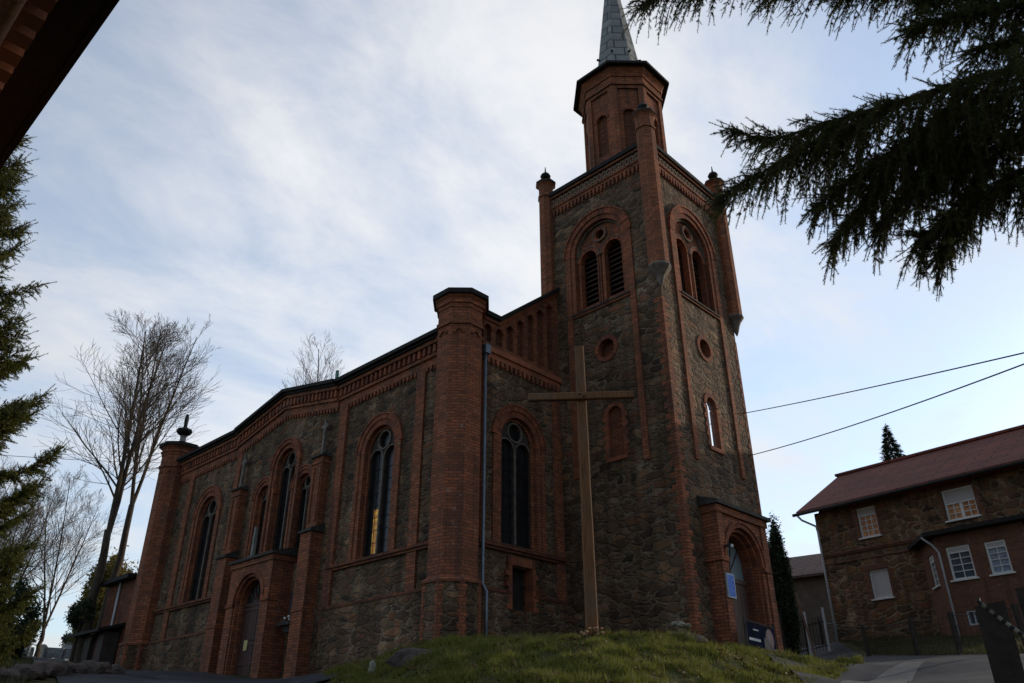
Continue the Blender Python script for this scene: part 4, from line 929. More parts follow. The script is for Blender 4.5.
# ------------------------------------------------------------------ grass (uncountable)
def blades(P, hgt, wid, lean=0.5):
    n = len(P); a = nr.uniform(0, 2*PI, n); h = hgt*nr.uniform(0.5, 1.3, n); t = nr.uniform(0, 2*PI, n); l = lean*nr.uniform(0, 1, n)*h
    V = np.empty((n, 3, 3)); dx = np.cos(a)*wid*0.5; dy = np.sin(a)*wid*0.5
    V[:, 0] = P+np.stack([dx, dy, np.zeros(n)], 1); V[:, 1] = P-np.stack([dx, dy, np.zeros(n)], 1)
    V[:, 2] = P+np.stack([np.cos(t)*l, np.sin(t)*l, h], 1); return V
def scatter(n, az0, az1, r0, r1):
    a = np.radians(nr.uniform(az0, az1, n)); r = np.sqrt(nr.uniform(r0*r0, r1*r1, n)); return np.stack([CAM.x+r*np.cos(a), CAM.y+r*np.sin(a)], 1)
P = scatter(420000, 21.5, 57.5, 10, 22); P = P[bank_mask(P)]
cl = np.array([mnoise.noise(Vector((x*1.6, y*1.6, 0)))+0.6*mnoise.noise(Vector((x*5, y*5, 2))) for x, y in P])
keep = nr.uniform(-0.9, 0.5, len(P)) < cl; P = P[keep]; cl = cl[keep]
Z = gz_arr(P)+np.array([bank_bump(x, y) for x, y in P])-0.02
hg = np.clip(0.085+0.15*cl, 0.04, 0.28)
V = blades(np.column_stack([P, Z]), hg, 0.016, 0.9)
dry = np.array([mnoise.noise(Vector((x*0.9+9, y*0.9, 7))) for x, y in P]) + nr.uniform(-.35, .35, len(P)) > 0.52
tag(tri_obj('grass', V[~dry], M['grassblade']), 'short green grass growing over the bank below the church', 'grass', kind='stuff')
tag(tri_obj('dry_grass', V[dry], M['dryblade']), 'straw coloured dry grass tufts among the green grass of the bank', 'grass', kind='stuff')
P = scatter(9000, 22, 57, 10.2, 20); P = P[bank_mask(P)]
tk = np.array([mnoise.noise(Vector((x*2.2+3, y*2.2, 9))) for x, y in P]); P = P[tk > 0.28]
P = np.repeat(P, 12, 0)+nr.normal(size=(len(P)*12, 2))*0.06
V = blades(np.column_stack([P, gz_arr(P)+np.array([bank_bump(x, y) for x, y in P])-0.02]), 0.17, 0.014, 1.1)
tag(tri_obj('grass_tufts', V, m_leaf('tuft_blades', (0.10, 0.115, 0.018), (0.30, 0.28, 0.07), 0.42)), 'taller yellow green tufts standing out of the bank', 'grass', kind='stuff')
P = scatter(5200, 22, 57, 10.2, 21); P = P[bank_mask(P)]; V = blades(np.column_stack([P, gz_arr(P)+np.array([bank_bump(x, y) for x, y in P])+0.05]), 0.035, 0.07, 2.2)
tag(tri_obj('fallen_leaves', V, m_leaf('dead_leaves', (0.07, 0.035, 0.015), (0.20, 0.11, 0.045), 0.1)), 'brown dead leaves scattered in the grass of the bank', 'leaves', kind='stuff')
# verge behind the fence, before the house, and left meadow
P = np.concatenate([scatter(46000, 6, 27, 23, 42), scatter(24000, 68, 80, 14, 40)])
a_, r_ = azr(P); roadx = np.interp(r_, [16, 22, 29, 40, 60], [15, 20.5, 24.3, 26.2, 27]); P = P[(a_ > 60) | ((roadx-a_)*np.pi/180*r_ > 2.75)]
a_, r_ = azr(P); P = P[(a_ < 60) | (a_ > 73.5)]
V = blades(np.column_stack([P, gz_arr(P)-0.02]), 0.20, 0.03, 1.0)
tag(tri_obj('verge_grass', V, M['vergeblade']), 'rough grass on the verges beside the house and the cemetery path', 'grass', kind='stuff')

# ------------------------------------------------------------------ house on the right
HC = Vector((22.556, -0.374, 0)); HB = 3.9; HE = 10.05
FH = Fr(HC, (-.115, -.9934, 0), (-.9934, .115, 0))
house = thing('stone_house', 'two storey rubble stone house with red tiled roof, white windows and a brick bay', 'house', (HC.x, HC.y, 4.3))
hs = lambda name, mb, mat, **k: obj(name, mb, mat, house, **k)
M['stone_house'] = m_stone('house_rubble_stone', 1.7, (1.12, 0.95, 0.77), (0.30, 0.245, 0.185))
M['redtile'] = m_tiles('red_roof_tiles', (0.21, 0.052, 0.030), (0.13, 0.035, 0.022), 0.33, 0.24)
M['brick_house'] = m_brick('house_brick', (0.20, 0.095, 0.062), (0.11, 0.055, 0.040), (0.10, 0.08, 0.065), tint=(0.9, 0.9, 0.9))
M['pane'] = m_glass('window_pane', (0.10, 0.12, 0.16), 0.06, 0.5)
M['pane_cur'] = m_plain('net_curtain_pane', (0.14, 0.18, 0.25), (0.36, 0.42, 0.50), 9, 0.1, 0.5, 0)
mo = Mat('painted_sunset_pane', 0.2, 0.5); mo.col(mo.ramp(mo.noise(mo.pos(), 5, 3), [(0.3, (0.36, 0.14, 0.06)), (0.7, (0.75, 0.38, 0.17))])); M['pane_orange'] = mo.m  # orange base colour imitates the sunset reflected in the panes
M['shutter'] = m_plain('white_roller_shutter', (0.50, 0.47, 0.45), (0.58, 0.55, 0.53), 30, 0.5, 0.3, 0.2, (0.2, 0.2, 8))
HL, HD = 11.0, 8.5
mb = MB(); win_holes = [rect(2.07, 2.97, 8.5, 9.85), rect(5.93, 7.2, 8.5, 9.8), rect(2.07, 2.95, 5.85, 7.08)]
mb.plate(FH, rect(0, HL, HB-1.5, HE), win_holes, -0.45, 0.0)
hs('front_wall', mb, M['stone_house'])
mb = MB(); RZ = HE+2.9
FHs = Fr(HC, (.9934, -.115, 0), (.115, .9934, 0))
mb.plate(FHs, [(0.451, HB-1.5), (HD, HB-1.5), (HD, HE), (HD/2, RZ-0.15), (0.451, HE+0.28)], [], -0.4, 0.0)
FHe = Fr(HC+Vector((-.115, -.9934, 0))*HL, (.9934, -.115, 0), (-.115, -.9934, 0))
mb.plate(FHe, [(0.451, HB-1.5), (HD, HB-1.5), (HD, HE), (HD/2, RZ-0.15), (0.451, HE+0.28)], [], -0.4, -0.002)
hs('gable_wall', mb, M['stone_house'])
mb = MB()
def roofslab(mb, F, s0, s1, n_eave, z_eave, n_ridge, z_ridge, th):
    mb.hexa([F(s0, z_eave, n_eave), F(s1, z_eave, n_eave), F(s1, z_ridge, n_ridge), F(s0, z_ridge, n_ridge), F(s0, z_eave-th, n_eave), F(s1, z_eave-th, n_eave), F(s1, z_ridge-th, n_ridge), F(s0, z_ridge-th, n_ridge)])
roofslab(mb, FH, -0.6, HL+0.7, 0.55, HE+0.12, -HD/2, RZ, 0.14)
roofslab(mb, FH, -0.6, HL+0.7, -HD-0.55, HE+0.12, -HD/2, RZ, 0.14)
hs('roof', mb, M['redtile'])
mb = MB(); mb.box(FH, -0.75, HL+0.7, RZ-0.02, RZ+0.1, -HD/2-0.13, -HD/2+0.13); hs('ridge', mb, M['redtile'])
mb = MB(); mb.tube([FH(-0.75, HE-0.03, 0.62), FH(HL+0.7, HE-0.03, 0.62)], 0.075, 8)
gut = hs('gutter', mb, M['eave'], smooth=True)
mb = MB(); mb.tube([FH(-0.55, HE-0.05, 0.62), FH(-0.4, HE-0.3, 0.5), FH(0.05, HE-0.62, 0.12), FH(0.08, HE-0.9, 0.09), FH(0.08, HB, 0.09)], 0.05, 8); obj('downpipe', mb, M['pipe_white'], gut, smooth=True)
mb = MB(); mb.box(FH, 0.0, 4.6, 7.93, 8.0, 0.0, 0.07); mb.box(FH, 0.0, 4.6, 8.0, 8.09, 0.0, 0.11); mb.box(FH, 0.0, 4.6, 7.6, 7.66, 0.0, 0.05); hs('brick_band', mb, M['brick_house'])
def hwindow(F, s0, s1, t0, t1, cols, rows, pane, shut=0.0, full=False, dep=-0.12, label=None, n2=False):
    mb = MB(); mb.box(F, s0+0.03, s1-0.03, t0+0.03, t1-0.03, dep-0.06, dep-0.04)
    wd = hs('window', mb, M['shutter'] if full else pane, label=label)
    mb = MB(); fwid = 0.07
    mb.plate(F, rect(s0+0.002, s1-0.002, t0+0.002, t1-0.002), [rect(s0+fwid, s1-fwid, t0+fwid, t1-fwid)], dep-0.039, dep+0.03)
    tt = t1-fwid-shut
    if not full:
        if shut > 0: mb.box(F, s0+fwid, s1-fwid, tt-0.05, tt, dep-0.03, dep+0.025)
        mids = [(s0+s1)/2] if n2 else []
        for x in mids: mb.box(F, x-0.055, x+0.055, t0+fwid, tt, dep-0.035, dep+0.025)
        segs = [(s0+fwid, (s0+s1)/2-0.055), ((s0+s1)/2+0.055, s1-fwid)] if n2 else [(s0+fwid, s1-fwid)]
        for a, b in segs:
            for i in range(1, cols): x = a+(b-a)*i/cols; mb.box(F, x-0.014, x+0.014, t0+fwid, tt, dep-0.038, dep+0.005)
            for j in range(1, rows): z = t0+fwid+(tt-t0-fwid)*j/rows; mb.box(F, a, b, z-0.014, z+0.014, dep-0.0385, dep+0.0045)
    obj('frame', mb, M['white'], wd)
    if shut > 0 and not full:
        mb = MB()
        k = int(shut/0.045)
        for i in range(k): mb.box(F, s0+fwid, s1-fwid, t1-fwid-(i+1)*shut/k+0.004, t1-fwid-i*shut/k, dep-0.035, dep+0.01)
        obj('roller_shutter', mb, M['shutter'], wd)
    if full:
        mb = MB(); k = 26
        for i in range(k): z = t0+fwid+(t1-t0-2*fwid)*i/k; mb.box(F, s0+fwid, s1-fwid, z, z+0.04, dep-0.039, dep)
        obj('roller_shutter', mb, M['shutter'], wd)
    mb = MB(); mb.box(F, s0-0.08, s1+0.08, t0-0.06, t0-0.001, -0.1, 0.09); obj('sill', mb, M['white'], wd)
    if F is FH:
        mb = MB()
        for k in range(int((t1-t0)/0.15)):
            for e, sg in ((s0-0.002, -1), (s1+0.002, 1)): 
                ww = 0.13 if k % 2 else 0.24; a, b = sorted((e, e+sg*ww)); mb.box(F, a, b, t0+k*0.15, t0+(k+1)*0.15-0.006, -0.1, 0.02)
        for k in range(int((s1-s0+0.3)/0.085)): mb.box(F, s0-0.15+k*0.085, s0-0.15+k*0.085+0.078, t1+0.002, t1+0.24, -0.1, 0.025)
        obj('surround', mb, M['brick_house'], wd)
    return wd
hwindow(FH, 2.07, 2.97, 8.5, 9.85, 3, 4, M['pane_orange'], 0.26, label='small upper window with an orange sunset reflection painted on its pane')
hwindow(FH, 5.93, 7.2, 8.5, 9.8, 2, 3, M['pane_orange'], 0.5, n2=True, label='double upper window, shutter half down, panes painted with the orange sunset reflection')
hwindow(FH, 2.07, 2.95, 5.85, 7.08, 2, 4, M['pane'], full=True, label='lower window closed by a white roller shutter')
# bay
bx0, bx1, bxn = 4.55, 9.6, 1.5
FBL = Fr(FH(4.55, 0, 0.0), FH(5.85, 0, 1.5)-FH(4.55, 0, 0.0), Vector(FH(4.55, 0, 1.5)-FH(5.85, 0, 0.0)))
ln_ = math.hypot(1.3, 1.5)
FBF = Fr(FH(5.85, 0, 1.5), (-.115, -.9934, 0), (-.9934, .115, 0))
mb = MB(); mb.plate(FBL, rect(0, ln_, HB-1.5, 7.62), [rect(0.6, 1.3, 5.88, 7.1)], -0.3, 0.0)
mb.plate(FBF, rect(0, 3.2, HB-1.5, 7.62), [rect(0.3, 1.2, 5.88, 7.15), rect(1.75, 2.5, 5.88, 7.1), rect(0.48, 0.96, 4.2, 4.72)], -0.3, 0.0)
bay = hs('bay_wall', mb, M['brick_house'])
for F, a, b, t1, pn in ((FBL, 0.6, 1.3, 7.1, M['pane']), (FBF, 0.3, 1.2, 7.15, M['pane']), (FBF, 1.75, 2.5, 7.1, M['pane_cur'])): hwindow(F, a, b, 5.88, t1, 2, 4, pn, 0.14, dep=-0.08)
mb = MB(); mb.box(FBF, 0.5, 0.94, 4.22, 4.7, -0.16, -0.14); cw = hs('cellar_window', mb, M['pane'])
mb = MB(); mb.plate(FBF, rect(0.482, 0.958, 4.202, 4.718), [rect(0.53, 0.91, 4.25, 4.67)], -0.13, -0.02); mb.box(FBF, 0.70, 0.74, 4.25, 4.67, -0.13, -0.05); obj('frame', mb, M['pipe_white'], cw)
mb = MB()
p = [FH(4.0, 7.62, 0.0), FH(5.6, 7.62, 1.95), FH(9.6, 7.62, 1.95), FH(9.6, 7.62, 0.0)]
mb.add(p+[q+Vector((0, 0, 0.16)) for q in p[:3]]+[p[3]+Vector((0, 0, 0.16))]+[FH(4.6, 8.02, 0.0), FH(9.6, 8.02, 0.0)], [(0, 1, 2, 3), (0, 4, 5, 1), (1, 5, 6, 2), (2, 6, 7, 3), (4, 8, 5), (5, 8, 9, 6), (6, 9, 7), (0, 3, 7, 9, 8, 4)])
hs('bay_roof', mb, M['eave'])
mb = MB(); mb.tube([FH(5.5, 7.6, 1.9), FH(5.75, 7.3, 1.65), FH(5.9, 7.0, 1.57), FH(5.9, HB-0.3, 1.57)], 0.04, 8); hs('downpipe', mb, M['pipe_white'], smooth=True)
mb = MB(); mb.tube([FH(7.45, 4.1, 1.6), FH(7.45, 4.65, 1.6), FH(7.5, 4.75, 1.62), FH(7.62, 4.78, 1.65)], 0.06, 8); hs('vent_pipe', mb, M['pipe_white'], smooth=True)
mb = MB(); mb.box(FH, 8.9, 9.6, RZ-0.9, RZ+0.9, -HD/2-0.35, -HD/2+0.35); chm = hs('chimney', mb, M['brick_house'])

# low building behind
FO = Fr((30.6, 8.0, 0), (0.12, -0.993, 0), (-0.993, -0.12, 0))
ob = thing('outbuilding', 'low outbuilding with brown tiled roof between the conifer and the stone house', 'outbuilding', FO(4, 4.4))
mb = MB(); mb.box(FO, 0, 9, 3.0, 9.0, -6, 0); obj('wall', mb, m_plain('brown_render', (0.11, 0.085, 0.06), (0.17, 0.13, 0.095), 2.5), ob)
mb = MB(); roofslab(mb, FO, -0.4, 9.4, 0.45, 8.95, -3, 10.75, 0.12); roofslab(mb, FO, -0.4, 9.4, -6.45, 8.95, -3, 10.75, 0.12); obj('roof', mb, m_tiles('brown_roof_tiles', (0.19, 0.11, 0.085), (0.14, 0.085, 0.066), 0.33, 0.24), ob)

# fences ----------------------------------------------------------------
fp = [(25.6, 3.2), (22.3, 0.18), (16.47, -4.01), (12.26, -7.07), (10.19, -8.84), (8.2, -10.9)]
fn = thing('wire_fence', 'wire mesh fence on dark posts along the road before the stone house', 'fence', (16.5, -4.0, gz(16.5, -4.0)))
tops = []
M['post_dark'] = m_plain('weathered_post', (0.03, 0.022, 0.018), (0.06, 0.045, 0.035), 9, 0.9)
for i, (x, y) in enumerate(fp):
    g = gz(x, y); lean = Vector((rng.uniform(-.05, .05), rng.uniform(-.05, .05), 0)); mb = MB(); mb.beam((x, y, g-0.3), Vector((x, y, g+1.12))+lean, 0.11, 0.11, (0.6, 0.7, 0)); obj('post', mb, M['post_dark'], fn); tops.append((Vector((x, y, g)), Vector((x, y, g+1.05))+lean))
mb = MB()
for (a0, a1), (b0, b1) in zip(tops[:-1], tops[1:]):
    for t in (0.12, 0.32, 0.52, 0.72, 0.9, 1.0):
        pts = [a0.lerp(a1, t).lerp(b0.lerp(b1, t), k/6)-Vector((0, 0, 0.05*math.sin(PI*k/6))) for k in range(7)]; mb.tube(pts, 0.006 if t < 1 else 0.012, 3)
    nst = int((b0-a0).length/0.25)
    for k in range(1, nst): mb.tube([a0.lerp(b0, k/nst), a1.lerp(b1, k/nst)], 0.005, 3)
obj('wire', mb, M['iron'], fn)
def gate(p, q, h, label, pale):
    p = Vector((*p, gz(*p))); q = Vector((*q, gz(*q))); g = thing('picket_gate', label, 'gate', (p+q)/2)
    L_ = (q-p).length; n = int(L_/0.13)
    for e in (p, q): mb = MB(); mb.tube([e, e+Vector((0, 0, h+0.3))], 0.045, 8); obj('post', mb, pale, g)
    mb = MB()
    for z in (0.3, h-0.25): mb.beam(p+Vector((0, 0, z)), q+Vector((0, 0, z)), 0.03, 0.05)
    obj('rail', mb, M['iron'], g)
    mb = MB()
    for k in range(1, n): e = p.lerp(q, k/n); mb.tube([e+Vector((0, 0, 0.12)), e+Vector((0, 0, h))], 0.014, 5)
    obj('pickets', mb, M['iron'], g)
gate(p2(24.6, 37), p2(26.0, 36), 1.7, 'dark iron picket gate beside the tower porch', M['post_dark'])
gate(p2(23.3, 37.5), p2(24.45, 37.1), 1.5, 'iron picket gate with a pale post nearest the stone house', M['pipe_white'])
# pole by the gate
x, y = p2(24.1, 35); mb = MB(); mb.tube([(x, y, gz(x, y)-0.2), (x-0.35, y+0.3, gz(x, y)+2.6)], 0.04, 6); tag(obj('leaning_pole', mb, m_plain('rusty_pole', (0.16, 0.08, 0.05), (0.26, 0.16, 0.11), 7)), 'thin rusty pole leaning beside the picket gates', 'pole')

# banner on a barrier before the tower door
FBn = Fr((4.98, TY-1.05, 0), (0.995, 0.1, 0), (0.1, -0.995, 0)); g0 = 1.92
ba = thing('crowd_barrier', 'low metal barrier standing in front of the tower door', 'barrier', FBn(0.95, g0))
mb = MB()
for s in (0.0, 1.9): mb.tube([FBn(s, g0-0.25), FBn(s, g0+1.15)], 0.03, 8)
mb.tube([FBn(0, g0+1.05), FBn(1.9, g0+1.05)], 0.02, 8); mb.tube([FBn(0, g0+0.12), FBn(1.9, g0+0.12)], 0.02, 8)
for k in range(1, 12): mb.tube([FBn(k*1.9/12, g0+0.12), FBn(k*1.9/12, g0+1.05)], 0.008, 5)
obj('frame', mb, M['cap'], ba)
bn = thing('banner', 'dark blue printed banner with white lettering and a round reddish picture, tied to the barrier', 'banner', FBn(0.95, g0+0.6, 0.04))
mbn = Mat('banner_print', 0.9, 0.05); mbn.col(mbn.ramp(mbn.noise(mbn.pos(), 3, 3), [(0.35, (0.006, 0.007, 0.014)), (0.65, (0.014, 0.018, 0.042))]))
mb = MB(); mb.box(FBn, 0.06, 1.84, g0+0.40, g0+1.0, 0.03, 0.036); obj('sheet', mb, mbn.m, bn)
mb = MB()
x = 0.12
for k in range(11): wl_ = rng.uniform(0.04, 0.07); mb.box(FBn, x, x+wl_, g0+0.58, g0+0.645, 0.036, 0.038); x += wl_+0.014
for k in range(7): mb.box(FBn, 0.42+k*0.05, 0.42+k*0.05+0.036, g0+0.84, g0+0.875, 0.036, 0.038)
obj('lettering', mb, M['white'], bn)
mb = MB(); mb.plate(FBn, circ(1.48, g0+0.70, 0.27), [], 0.036, 0.039); obj('picture', mb, m_plain('banner_picture', (0.22, 0.05, 0.035), (0.30, 0.22, 0.22), 4, 0.5, 0.3, 0), bn)
mb = MB(); mb.plate(FBn, [(1.05, g0+0.42), (1.7, g0+0.42), (1.3, g0+0.68), (1.08, g0+0.72)], [], 0.039, 0.041); mb.box(FBn, 1.45, 1.78, g0+0.42, g0+0.47, 0.0415, 0.043); obj('panel', mb, M['tracery'], bn)

# gate posts with a chain, near right
def gpost(x, y, w_, d_, top, label):
    F = Fr((x, y, 0), (math.sin(R(13)), -math.cos(R(13)), 0), (-math.cos(R(13)), -math.sin(R(13)), 0))
    mb = MB(); g = gz(x, y)
    mb.hexa([F(-w_/2, g-0.4, -d_/2), F(w_/2, g-0.4, -d_/2), F(w_/2, g-0.4, d_/2), F(-w_/2, g-0.4, d_/2), F(-w_/2, top-0.03, -d_/2), F(w_/2, top, -d_/2), F(w_/2, top, d_/2), F(-w_/2, top-0.03, d_/2)])
    t = tag(obj('gate_post', mb, M['post_dark']), label, 'post', 'dark posts at the right edge'); return F
F1 = gpost(-6.44, -13.92, 0.23, 0.16, 1.12, 'wide dark wooden post with the chain hooked on its top')
F2 = gpost(-5.55, -14.12, 0.34, 0.18, 1.36, 'taller dark wooden post behind the chained one, at the right picture edge')
chn = thing('chain', 'white and dark striped chain sagging to the right from the dark post', 'chain', (-6.5, -13.9, 1.1))
pts = []
a = Vector((-6.54, -13.86, 1.13)); b = Vector((-6.34, -14.75, 0.38))
for k in range(40): t = k/39; pts.append(a.lerp(b, t)-Vector((0, 0, 0.10*math.sin(PI*t))))
m1, m2 = MB(), MB()
for k in range(39): (m1 if k % 2 else m2).tube([pts[k], pts[k].lerp(pts[k+1], 1.05)], 0.017, 7)
obj('pale_links', m1, M['rock_pale'], chn); obj('dark_links', m2, M['iron'], chn)
mb = MB(); mb.tube([(-6.50, -13.86, 0.95), (-6.50, -13.86, 1.16)], 0.012, 6); obj('hook', mb, M['iron'], chn)

# ------------------------------------------------------------------ annex left of the church
FAx = Fr((0, 0, 0), (0, 1, 0), (-1, 0, 0))
an = thing('vestry_annex', 'narrow brick vestry behind the left turret with a dark flat roof edge', 'annex', (2, 21.5, 3.0))
mb = MB(); mb.wbox(-0.55, 7, 19.75, 22.6, 1.5, 6.6); obj('wall', mb, M['brick_dark'], an)
mb = MB(); mb.add([(-0.95, 19.7, 6.6), (7.2, 19.7, 7.2), (7.2, 22.9, 7.2), (-0.95, 22.9, 6.6), (-0.95, 19.7, 6.78), (7.2, 19.7, 7.4), (7.2, 22.9, 7.4), (-0.95, 22.9, 6.78)], [(0, 1, 2, 3), (7, 6, 5, 4), (0, 4, 5, 1), (1, 5, 6, 2), (2, 6, 7, 3), (3, 7, 4, 0)]); obj('roof', mb, M['eave'], an)
mb = MB(); mb.tube([(-0.62, 21.2, 6.6), (-0.62, 21.2, 3.0)], 0.05, 8); obj('downpipe', mb, M['pipe_white'], an, smooth=True)
ln2 = thing('lean_to', 'low lean-to shed with red arched door at the left end of the church', 'shed', (-1.0, 21.5, 3.0))
mb = MB(); mb.plate(FAx, rect(20.2, 23.6, 1.5, 4.45), [arch(21.1, 0.5, 1.6, 4.0, 10)], 0.95, 1.2); mb.wbox(-0.94, -0.6, 20.2, 23.6, 1.5, 4.45); obj('wall', mb, m_plain('dark_render', (0.045, 0.036, 0.03), (0.08, 0.065, 0.055), 3), ln2)
mb = MB(); mb.plate(FAx, arch(21.1, 0.48, 1.6, 4.0, 10), [], 0.96, 1.02); obj('door', mb, M['door'], ln2)
mb = MB(); mb.hexa([(-1.6, 19.9, 4.4), (-0.4, 19.9, 4.75), (-0.4, 24, 4.75), (-1.6, 24, 4.4), (-1.6, 19.9, 4.52), (-0.4, 19.9, 4.87), (-0.4, 24, 4.87), (-1.6, 24, 4.52)]); obj('roof', mb, M['eave'], ln2)

# ------------------------------------------------------------------ green roof cross
gcr = obj('roof_cross', (lambda mb: (mb.wbox(-0.05+gx, 0.05+gx, gy-0.05, gy+0.05, 12.1, 13.55), mb.wbox(-0.049+gx, 0.049+gx, gy-0.35, gy+0.35, 13.0, 13.1), mb)[2])(MB()), M['copper'], church)

# ------------------------------------------------------------------ cables
def cable(a, b, sag, label, group, r_=0.012):
    a = Vector(a); b = Vector(b); mb = MB(); mb.tube([a.lerp(b, k/24)-Vector((0, 0, sag*4*(k/24)*(1-k/24))) for k in range(25)], r_, 5); tag(obj('power_cable', mb, M['iron']), label, 'cable', group)
cable((8.6, -4.4, 9.98), (-4.03, -19.17, 4.0), 0.1, 'upper of the two black cables running from the tower to the right', 'cables right of the tower', 0.014)
cable((8.6, -4.4, 8.5), (-4.05, -19.06, 4.75), 0.25, 'lower of the two black cables running from the tower to the right', 'cables right of the tower', 0.014)
cable((-14.0, 10.5, 7.1), (-0.2, 17.0, 11.2), 0.2, 'thin cable running left from the far turret past the bare trees', None, 0.009)

# ------------------------------------------------------------------ brick building overhead, top left
bl = thing('brick_building', 'brick building overhead at top left with dark boarded eaves', 'building', (-15.6, -17, -1.6))
ex = CAM.x; ey = CAM.y
mb = MB(); mb.wbox(ex-6.5, ex-3.4, ey-7, ey+3.6, -2.4, 2.3); obj('wall', mb, M['brick'], bl)
mb = MB()
mb.wbox(ex-3.398, ex+0.18, ey-7, ey+3.75, 2.236, 2.33)
for k in range(30): mb.wbox(ex-3.39, ex+0.245, ey+0.4+k*0.11, ey+0.4+k*0.11+0.07, 2.15, 2.234)
obj('corbel_cornice', mb, M['vouss_l'], bl)
mb = MB(); mb.wbox(ex-6.6, ex+0.388, ey-7, ey+3.9, 2.34, 2.40); mb.wbox(ex+0.390, ex+0.415, ey-7, ey+3.9, 2.33, 2.52); sf = obj('eave_board', mb, m_plain('dark_brown_boards', (0.022, 0.012, 0.009), (0.05, 0.026, 0.018), 5, 0.7, 0.3, 0.3, (6, 0.5, 6)), bl)
mb = MB(); mb.wbox(ex-6.6, ex+0.42, ey-7, ey+3.98, 2.53, 2.60); obj('roof', mb, M['redtile'], bl)
mb = MB(); mb.tube([(ex+0.135, ey-2, 2.08), (ex+0.135, ey+3.7, 2.08)], 0.035, 8); obj('pole', mb, M['wood'], bl, smooth=True)
mb = MB(); mb.wbox(ex-0.1, ex+0.08, ey-3.1, ey-2.92, -2.2, 2.149); obj('porch_post', mb, M['wood'], bl)
mb = MB()
for k in range(5): mb.tube([(ex+0.40, ey+3.85, 2.35), (ex+0.42+rng.uniform(-.03, .08), ey+3.95+rng.uniform(0, .12), 2.2), (ex+0.44+rng.uniform(-.02, .12), ey+4.0+rng.uniform(-.05, .2), 2.05+rng.uniform(-.1, .1))], 0.006, 4)
obj('dry_stems', mb, M['twig'], bl)

# ------------------------------------------------------------------ trees
def branch_tubes(tubes, n0=6):
    V = []; F = []; k = 0
    mb = MB()
    for pts, rad, n in tubes: mb.tube(pts, rad, n)
    return mb
def bare_tree(name, label, base, h, seed, group, r0=0.22, fork=0.35, spread=0.42, lean=(0, 0), stems=1, depth=5, dens=1.0, cat='tree', div=0.13, u0=0.12):
    rg = random.Random(seed); t = thing(name, label, cat, base, group)
    big, small = [], []
    def grow(p, d, L, r, lev):
        n = 7 if lev <= 1 else 5; pts = [p]; rad = [r]; q = Vector(p); dv = d.copy(); mids = []
        for i in range(n):
            dv = (dv+Vector((rg.uniform(-1, 1), rg.uniform(-1, 1), rg.uniform(-.8, .8)))*(0.045 if lev <= 1 else 0.13)+Vector((0, 0, 0.05 if lev <= 1 else 0.06))).normalized(); q = q+dv*L/n; pts.append(q.copy()); rad.append(r*(1-0.8*(i+1)/n)); mids.append((q.copy(), dv.copy(), rad[-1]))
        (big if lev <= 1 else small).append((pts, [max(x, 0.0065) for x in rad], 7 if lev <= 1 else (4 if lev <= 2 else 3)))
        if lev >= depth: return
        kids = max(2, int((rg.randint(13, 17) if lev == 1 else rg.randint(6, 9) if lev == 2 else rg.randint(3, 5))*dens))
        for k in range(kids):
            uu = u0 if lev == 1 else 0.15; u = uu+(0.98-uu)*(k+rg.random())/kids; x = u*n-1e-4; i = int(x); f = x-i
            pp = pts[i].lerp(pts[i+1], f); dd = mids[i][1]; rr = rad[i]+(rad[i+1]-rad[i])*f
            ax = dd.cross(Vector((rg.uniform(-1, 1), rg.uniform(-1, 1), rg.uniform(-1, 1)))).normalized(); sp_ = spread*rg.uniform(0.8, 1.5)
            nd = (dd*math.cos(sp_)+ax*math.sin(sp_)).normalized()
            grow(pp, nd, L*((0.40*(1-u)**0.7+0.10) if lev == 1 else (0.5*(1-u)+0.22))*rg.uniform(0.75, 1.2), max(0.008, rr*0.5), lev+1)
    b = Vector(base)
    top = b+Vector((lean[0], lean[1], h*fork))
    pts = [b+Vector((0, 0, -0.3))]+[b.lerp(top, k/6)+Vector((rg.uniform(-.06, .06), rg.uniform(-.06, .06), 0)) for k in range(1, 7)]
    big.append((pts, [r0*(1.15-0.42*k/6) for k in range(7)], 9))
    for s in range(stems):
        a = rg.uniform(0, 2*PI) if stems == 1 else PI*2*s/stems+rg.uniform(-.4, .4)
        dv = Vector((math.cos(a)*div*stems**0.5, math.sin(a)*div*stems**0.5, 1)).normalized()
        grow(top-Vector((0, 0, 0.1)), dv, h*(1-fork)*rg.uniform(0.85, 1.0), r0*0.8/stems**0.4, 1)
    obj('trunk', branch_tubes(big), M['bark'], t, smooth=True, recalc=False); obj('crown', branch_tubes(small), M['twig'], t, recalc=False)
    return t
gl_ = lambda x, y: gz(x, y)-0.05
bare_tree('bare_tree', 'tallest bare tree with twin stems rising left of the far turret', (-1.15, 22.5, 3.0), 17.8, 21, 'tall bare trees by the church', 0.21, 0.34, 0.60, (0, 0.05), stems=2, depth=4, dens=1.5, div=0.03, u0=0.14)
bare_tree('bare_tree', 'bare tree with a forked trunk rising just behind the far turret', (0.35, 25.0, 3.1), 18.0, 8, 'tall bare trees by the church', 0.19, 0.44, 0.5, (0.1, -0.1), stems=3, depth=4, dens=0.95, div=0.10, u0=0.12)
bare_tree('bare_tree', 'bare tree crown showing over the church roof', (17.0, 36.0, 6.0), 23.5, 31, None, 0.25, 0.5, 0.45, (0, 0), stems=3, depth=4, dens=1.0, div=0.10)
